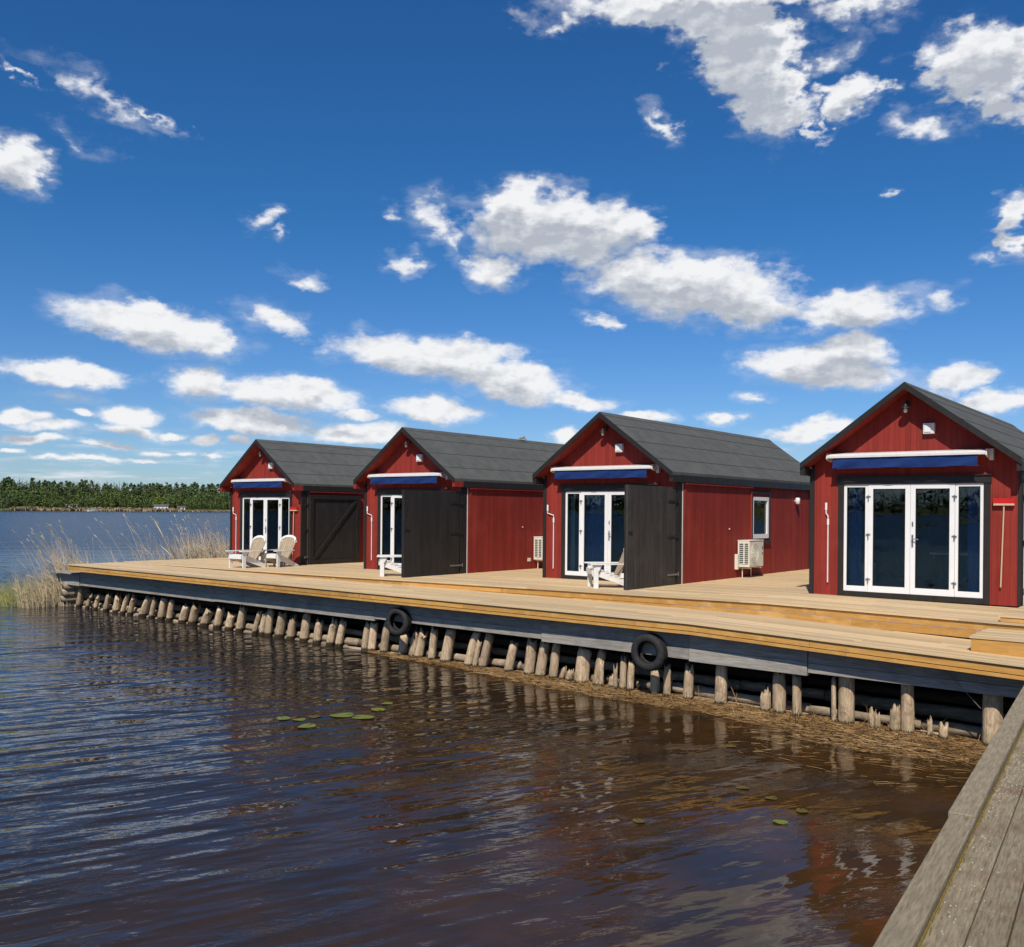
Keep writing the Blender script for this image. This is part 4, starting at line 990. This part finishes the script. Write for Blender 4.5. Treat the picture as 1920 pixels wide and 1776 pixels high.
curtain(H3, 1.10, 1.80, CURTB, 'wide blue curtain behind the left door leaf of the third cabin')
curtain(H3, .66, .78, CURTG, 'pale curtain edge behind the left sidelight of the third cabin')
curtain(H2, .80, .92, CURTG, 'pale curtain strip behind the left sidelight of the second cabin')
curtain(H2, .66, .78, CURTB, 'dark blue curtain behind the left sidelight of the second cabin')
curtain(H1, .66, .98, CURTG, 'pale grey curtain behind the left sidelight of the farthest cabin')

# small white bedside box seen through the nearest cabin's glass, and a table further in
t = empty('white_cabinet', loc2w(H4, .84, .52, .08), H4.rotation_euler.z, 'small white cabinet seen low behind the left sidelight of the nearest cabin', 'cabinet')
MB().box(-.16, .16, -.16, .16, .0, .52).build('carcass', WHITE, t, bevel=.006)
MB().box(-.15, .15, -.178, -.162, .04, .49).build('door', WHITE, t)
t = empty('dining_table', loc2w(H4, 2.35, 1.7, .08), H4.rotation_euler.z, 'dark table standing in the gloom inside the nearest cabin', 'table')
MB().box(-.55, .55, -.35, .35, .70, .735).build('table_top', STICK, t)
for a in (-1, 1):
    for b in (-1, 1): MB().box(a * .5 - .02, a * .5 + .02, b * .3 - .02, b * .3 + .02, 0, .70).build('leg', DARKM, t)

# awning cranks
def crank(h, label, top=(.30, 1.74), bx=.335, bz=.24, off=.03):
    t = empty('awning_crank', loc2w(h, bx, -.03, bz), h.rotation_euler.z, label, 'awning crank', 'white cranks hanging beside the awnings')
    H_ = top[1] - bz; s = MB()
    s.tube([(0, 0, 0), (0, 0, H_ - .30)], .013, 8); s.build('rod', ALU, t)
    MB().tube([(0, 0, H_ - .30), (0, -.004, H_ - .25), (-off, -.008, H_ - .20), (-off, -.008, H_)], .014, 8).build('cranked_handle', ALU, t)
    MB().tube([(0, 0, H_ - .42), (0, 0, H_ - .31)], .021, 8).tube([(-off, -.008, H_ - .14), (-off, -.008, H_)], .021, 8).build('grip', WHITE, t)
    MB().box(-.012, .012, .004, .028, H_ - .5, H_ - .46).build('wall_clip', DARKM, t)
crank(H4, 'white awning crank hanging left of the nearest cabin\'s doors', off=.035)
crank(H3, 'white cranked rod hanging left of the third cabin\'s doors', top=(.14, 1.76), bx=.30, bz=.24, off=.17)
crank(H2, 'white cranked rod hanging left of the second cabin\'s doors', top=(.14, 1.76), bx=.30, bz=.26, off=.17)
crank(H1, 'white cranked rod hanging left of the farthest cabin\'s doors', top=(.14, 1.76), bx=.32, bz=.26, off=.15)

# brooms hung head up
def broom(h, x, z0, z1, label, lean=.04):
    t = empty('broom', loc2w(h, x, -.05, z0), h.rotation_euler.z, label, 'broom', 'red brooms hung on the cabin fronts')
    L = z1 - z0
    MB().tube([(0, 0, 0), (lean, 0, L - .06)], .0125, 8).build('stick', STICK, t)
    hd = MB().box(lean - .16, lean + .16, -.028, .028, L - .095, L - .06).build('head', STICK, t, bevel=.004)
    m = MB(); r_ = random.Random(3)
    for i in range(46):
        for j in range(5):
            bx_ = lean - .157 + .314 * i / 45; by = -.024 + .012 * j; m.box(bx_ - .003, bx_ + .003, by - .004, by + .004, L - .06, L + .025 + r_.uniform(-.008, .008), r_.random())
    m.build('bristles', REDP, hd)
broom(H4, 3.29, .31, 1.79, 'red-headed broom hung upside down right of the nearest cabin\'s doors')
broom(H1, 3.22, .33, 1.75, 'red-headed broom hung upside down right of the farthest cabin\'s doors')

# heat pumps on the side walls
def heat_pump(h, y, label, pipe=True):
    t = empty('heat_pump', loc2w(h, W + .07, y, .27), h.rotation_euler.z, label, 'heat pump', 'cream heat pumps on the side walls')
    D, Lh, Hh = .30, .84, .66       # local x away from the wall, y along it
    MB().box(0, D, 0, Lh, .03, Hh).box(-.01, D + .012, -.008, Lh + .008, Hh, Hh + .02).build('casing', CREAM, t, bevel=.008)
    g = MB(); g.box(.05, D - .03, -.006, -.001, .10, Hh - .05); sg = g.build('coil', DFIN, t)
    g = MB()
    for i in range(11): g.box(.045, D - .025, -.016, -.007, .11 + i * .048, .122 + i * .048)
    g.box(.155, .185, -.018, -.007, .09, Hh - .04); g.build('coil_guard', CREAM, sg)
    g = MB(); cy, cz, r = .30, .35, .235
    for k in range(8):
        rr_ = r * (k + 1) / 8; pts = [(D + .012, cy + rr_ * math.cos(a * math.pi / 16), cz + rr_ * math.sin(a * math.pi / 16)) for a in range(33)]
        g.tube(pts, .004, 5, cap=False)
    for k in range(6):
        a = k * math.pi / 6; g.tube([(D + .012, cy - r * math.cos(a), cz - r * math.sin(a)), (D + .012, cy + r * math.cos(a), cz + r * math.sin(a))], .004, 5)
    g.build('fan_guard', CREAM, t)
    g = MB(); g.box(D + .001, D + .006, .03, .57, .07, Hh - .04); g.build('front_panel', CREAM, t)
    g = MB(); g.box(D + .001, D + .01, Lh - .09, Lh - .05, .46, .52).box(D + .001, D + .01, Lh - .09, Lh - .05, .33, .37); g.build('grip_recess', DFIN, t)
    g = MB()
    for yy in (.12, Lh - .12): g.box(-.065, D - .01, yy - .02, yy + .02, -.012, .012).box(-.068, -.04, yy - .02, yy + .02, -.22, -.012)
    g.box(.0, .03, .09, .12, .0, .03).box(.22, .25, .09, .12, 0, .03); g.build('bracket', CREAM, t)
    g = MB(); g.tube([(.08, .10, 0), (.08, .10, -.24)], .012, 8).tube([(.15, .45, .0), (.15, .45, -.22)], .010, 8); g.build('drain_pipe', CREAM, t)
    if pipe:
        g = MB(); g.box(-.04, .05, -.11, -.035, -.03, .34).build('pipe_cover', CREAM, t, bevel=.006)
    else:
        g = MB(); g.tube([(-.04, -.02, .33), (-.04, -.16, .33), (-.04, -.18, .30), (-.04, -.18, .05)], .014, 8).build('conduit', CREAM, t)
        MB().box(-.066, -.01, -.25, -.11, -.02, .08).build('junction_box', CREAM, t, bevel=.006)
heat_pump(H3, 2.98, 'cream heat pump below the white side window of the third cabin')
heat_pump(H2, 3.05, 'cream heat pump half hidden behind the third cabin, on the second cabin\'s side wall', False)
for (h, yy, zz) in ((H3, 2.9, 1.02), (H3, 6.6, 1.0)): pass

# adirondack chairs
def deck_chair(x, y, z, rz, label):
    """local: front at -y, back at +y, width along x; origin at the middle of the seat on the deck"""
    t = empty('adirondack_chair', (x, y, z), rz, label, 'chair', 'white slatted chairs in front of the cabins')
    w = .31
    for s in (-1, 1):
        m = MB(); xx = s * w
        m.box(xx - .018, xx + .018, -.40, -.30, 0, .50); m.build('front_leg', WOODWHITE, t)
        m = MB(); m.prism([(-.42, .30), (-.42, .41), (-.26, .41), (.50, .09), (.58, .0), (.42, .0)], s * (w - .05) - .016, s * (w - .05) + .016, 'x'); m.build('rear_leg', WOODWHITE, t)
        m = MB(); m.prism([(s * (w - .07), -.48), (s * (w + .07), -.48), (s * (w + .085), -.15), (s * (w + .02), .30), (s * (w - .03), .30)], .50, .525, 'z'); m.build('armrest', WOODWHITE, t, bevel=.004)
        m = MB(); m.prism([(-.38, .50), (-.22, .50), (-.30, .36), (-.32, .36)], s * (w + .022) - .010, s * (w + .022) + .010, 'x'); m.build('arm_bracket', WOODWHITE, t)
    m = MB()
    for i in range(7):
        yy = -.42 + i * .092; zz = .415 - .0 if i == 0 else .422 - (i - 1) * .037; m.box(-w + .02, w - .02, yy, yy + .078, zz - .018, zz, .4 + .04 * i)
    m.box(-w + .02, w - .02, -.435, -.42, .30, .41); m.build('seat', WOODWHITE, t)
    # fan back, tilted
    M = Matrix.Translation((0, .13, .20)) @ Matrix.Rotation(R(-24), 4, 'X')
    bk = MB()
    for i in range(7):
        o_ = i - 3; h = .80 - .018 * o_ * o_ * 1.15; b0 = o_ * .068; b1 = o_ * .086
        vs = [Vector(p) for p in ((b0 - .030, -.01, 0), (b0 + .030, -.01, 0), (b1 + .040, -.01, h - .02), (b1 - .040, -.01, h - .02), (b1 + .02, -.01, h), (b1 - .02, -.01, h))]
        vs += [v + Vector((0, .02, 0)) for v in vs]
        bk.add([M @ v for v in vs], [(0, 1, 2, 4, 5, 3), (9, 11, 10, 8, 7, 6), (0, 6, 7, 1), (1, 7, 8, 2), (3, 5, 11, 9), (0, 3, 9, 6), (5, 4, 10, 11), (2, 8, 10, 4)], .35 + .12 * (i % 3))
    bo = bk.build('backrest', BEIGE, t)
    m = MB(); m.box(-.27, .27, .012, .034, .30, .37, .5, M).box(-.30, .30, .012, .034, .60, .66, .5, M).box(-.25, .25, .012, .034, .02, .10, .5, M); m.build('back_rail', WOODWHITE, bo)
    m = MB()
    for i in range(13):
        a0 = math.pi * i / 13; a1 = math.pi * (i + 1) / 13
        p0 = (.30 * math.cos(a0), .66 + .155 * math.sin(a0)); p1 = (.30 * math.cos(a1), .66 + .155 * math.sin(a1)); q0 = (.262 * math.cos(a0), .62 + .125 * math.sin(a0)); q1 = (.262 * math.cos(a1), .62 + .125 * math.sin(a1))
        vs = [Vector((p[0], yy, p[1])) for yy in (-.026, -.0105) for p in (p0, p1, q1, q0)]
        m.add([M @ v for v in vs], [(0, 1, 2, 3), (7, 6, 5, 4), (0, 4, 5, 1), (1, 5, 6, 2), (2, 6, 7, 3), (3, 7, 4, 0)])
    m.build('top_rim', WOODWHITE, bo)
    return t
def rear(a, b): return math.atan2(-a, b)        # heading whose local +y is (a, b)
deck_chair(-7.55, 27.05, -.105, rear(.62, .79), 'slatted chair with a tan back, left one of the pair before the farthest cabin')
deck_chair(-6.78, 27.55, -.100, rear(.50, .86), 'slatted chair with a tan back, right one of the pair before the farthest cabin')
deck_chair(-2.86, 23.5, -.042, rear(.99, .12), 'white slatted chair half hidden by the second cabin\'s near-black shutter')
deck_chair(2.05, 19.80, .020, rear(.99, .12), 'white slatted chair beside the faded grey shutter of the third cabin')
t = empty('side_table', (-7.14, 27.45, -.10), R(-30), 'small weathered side table just behind the pair of chairs at the farthest cabin', 'table')
MB().box(-.2, .2, -.2, .2, .40, .425).build('table_top', BEIGE, t)
for a in (-1, 1):
    for b in (-1, 1): MB().box(a * .17 - .02, a * .17 + .02, b * .17 - .02, b * .17 + .02, 0, .40).build('leg', BEIGE, t)
# small things
p = at_deck = (3.02, 19.62, .028)
m = MB(); r_ = random.Random(2); vs = []
for i in range(9):
    for j in range(5): vs.append((-.10 + .025 * i, -.04 + .02 * j, .012 + .018 * r_.random() * (0 < i < 8) * (0 < j < 4)))
m.add(vs, [(i * 5 + j, (i + 1) * 5 + j, (i + 1) * 5 + j + 1, i * 5 + j + 1) for i in range(8) for j in range(4)])
o = m.build('white_cloth', WHITE, smooth=True); o.location = (2.62, 18.95, .026); tag(o, 'crumpled white cloth on the deck at the foot of the faded grey shutter', 'cloth')
m = MB(); r_ = random.Random(6)
for i in range(14): 
    a = r_.uniform(0, 6.28); q = Vector((r_.gauss(0, .05), r_.gauss(0, .10), .02 + r_.random() * .03)); m.tube([q, q + Vector((math.cos(a) * .09, math.sin(a) * .14, r_.uniform(-.01, .08)))], .012, 5, r_.random())
o = m.build('bird_nest', BEIGE); o.location = loc2w(H2, W / 2, 4.9, ZR + .015); o.rotation_euler = (0, 0, TH); tag(o, 'small tangle of twigs lying on the roof ridge of the second cabin', 'twigs')
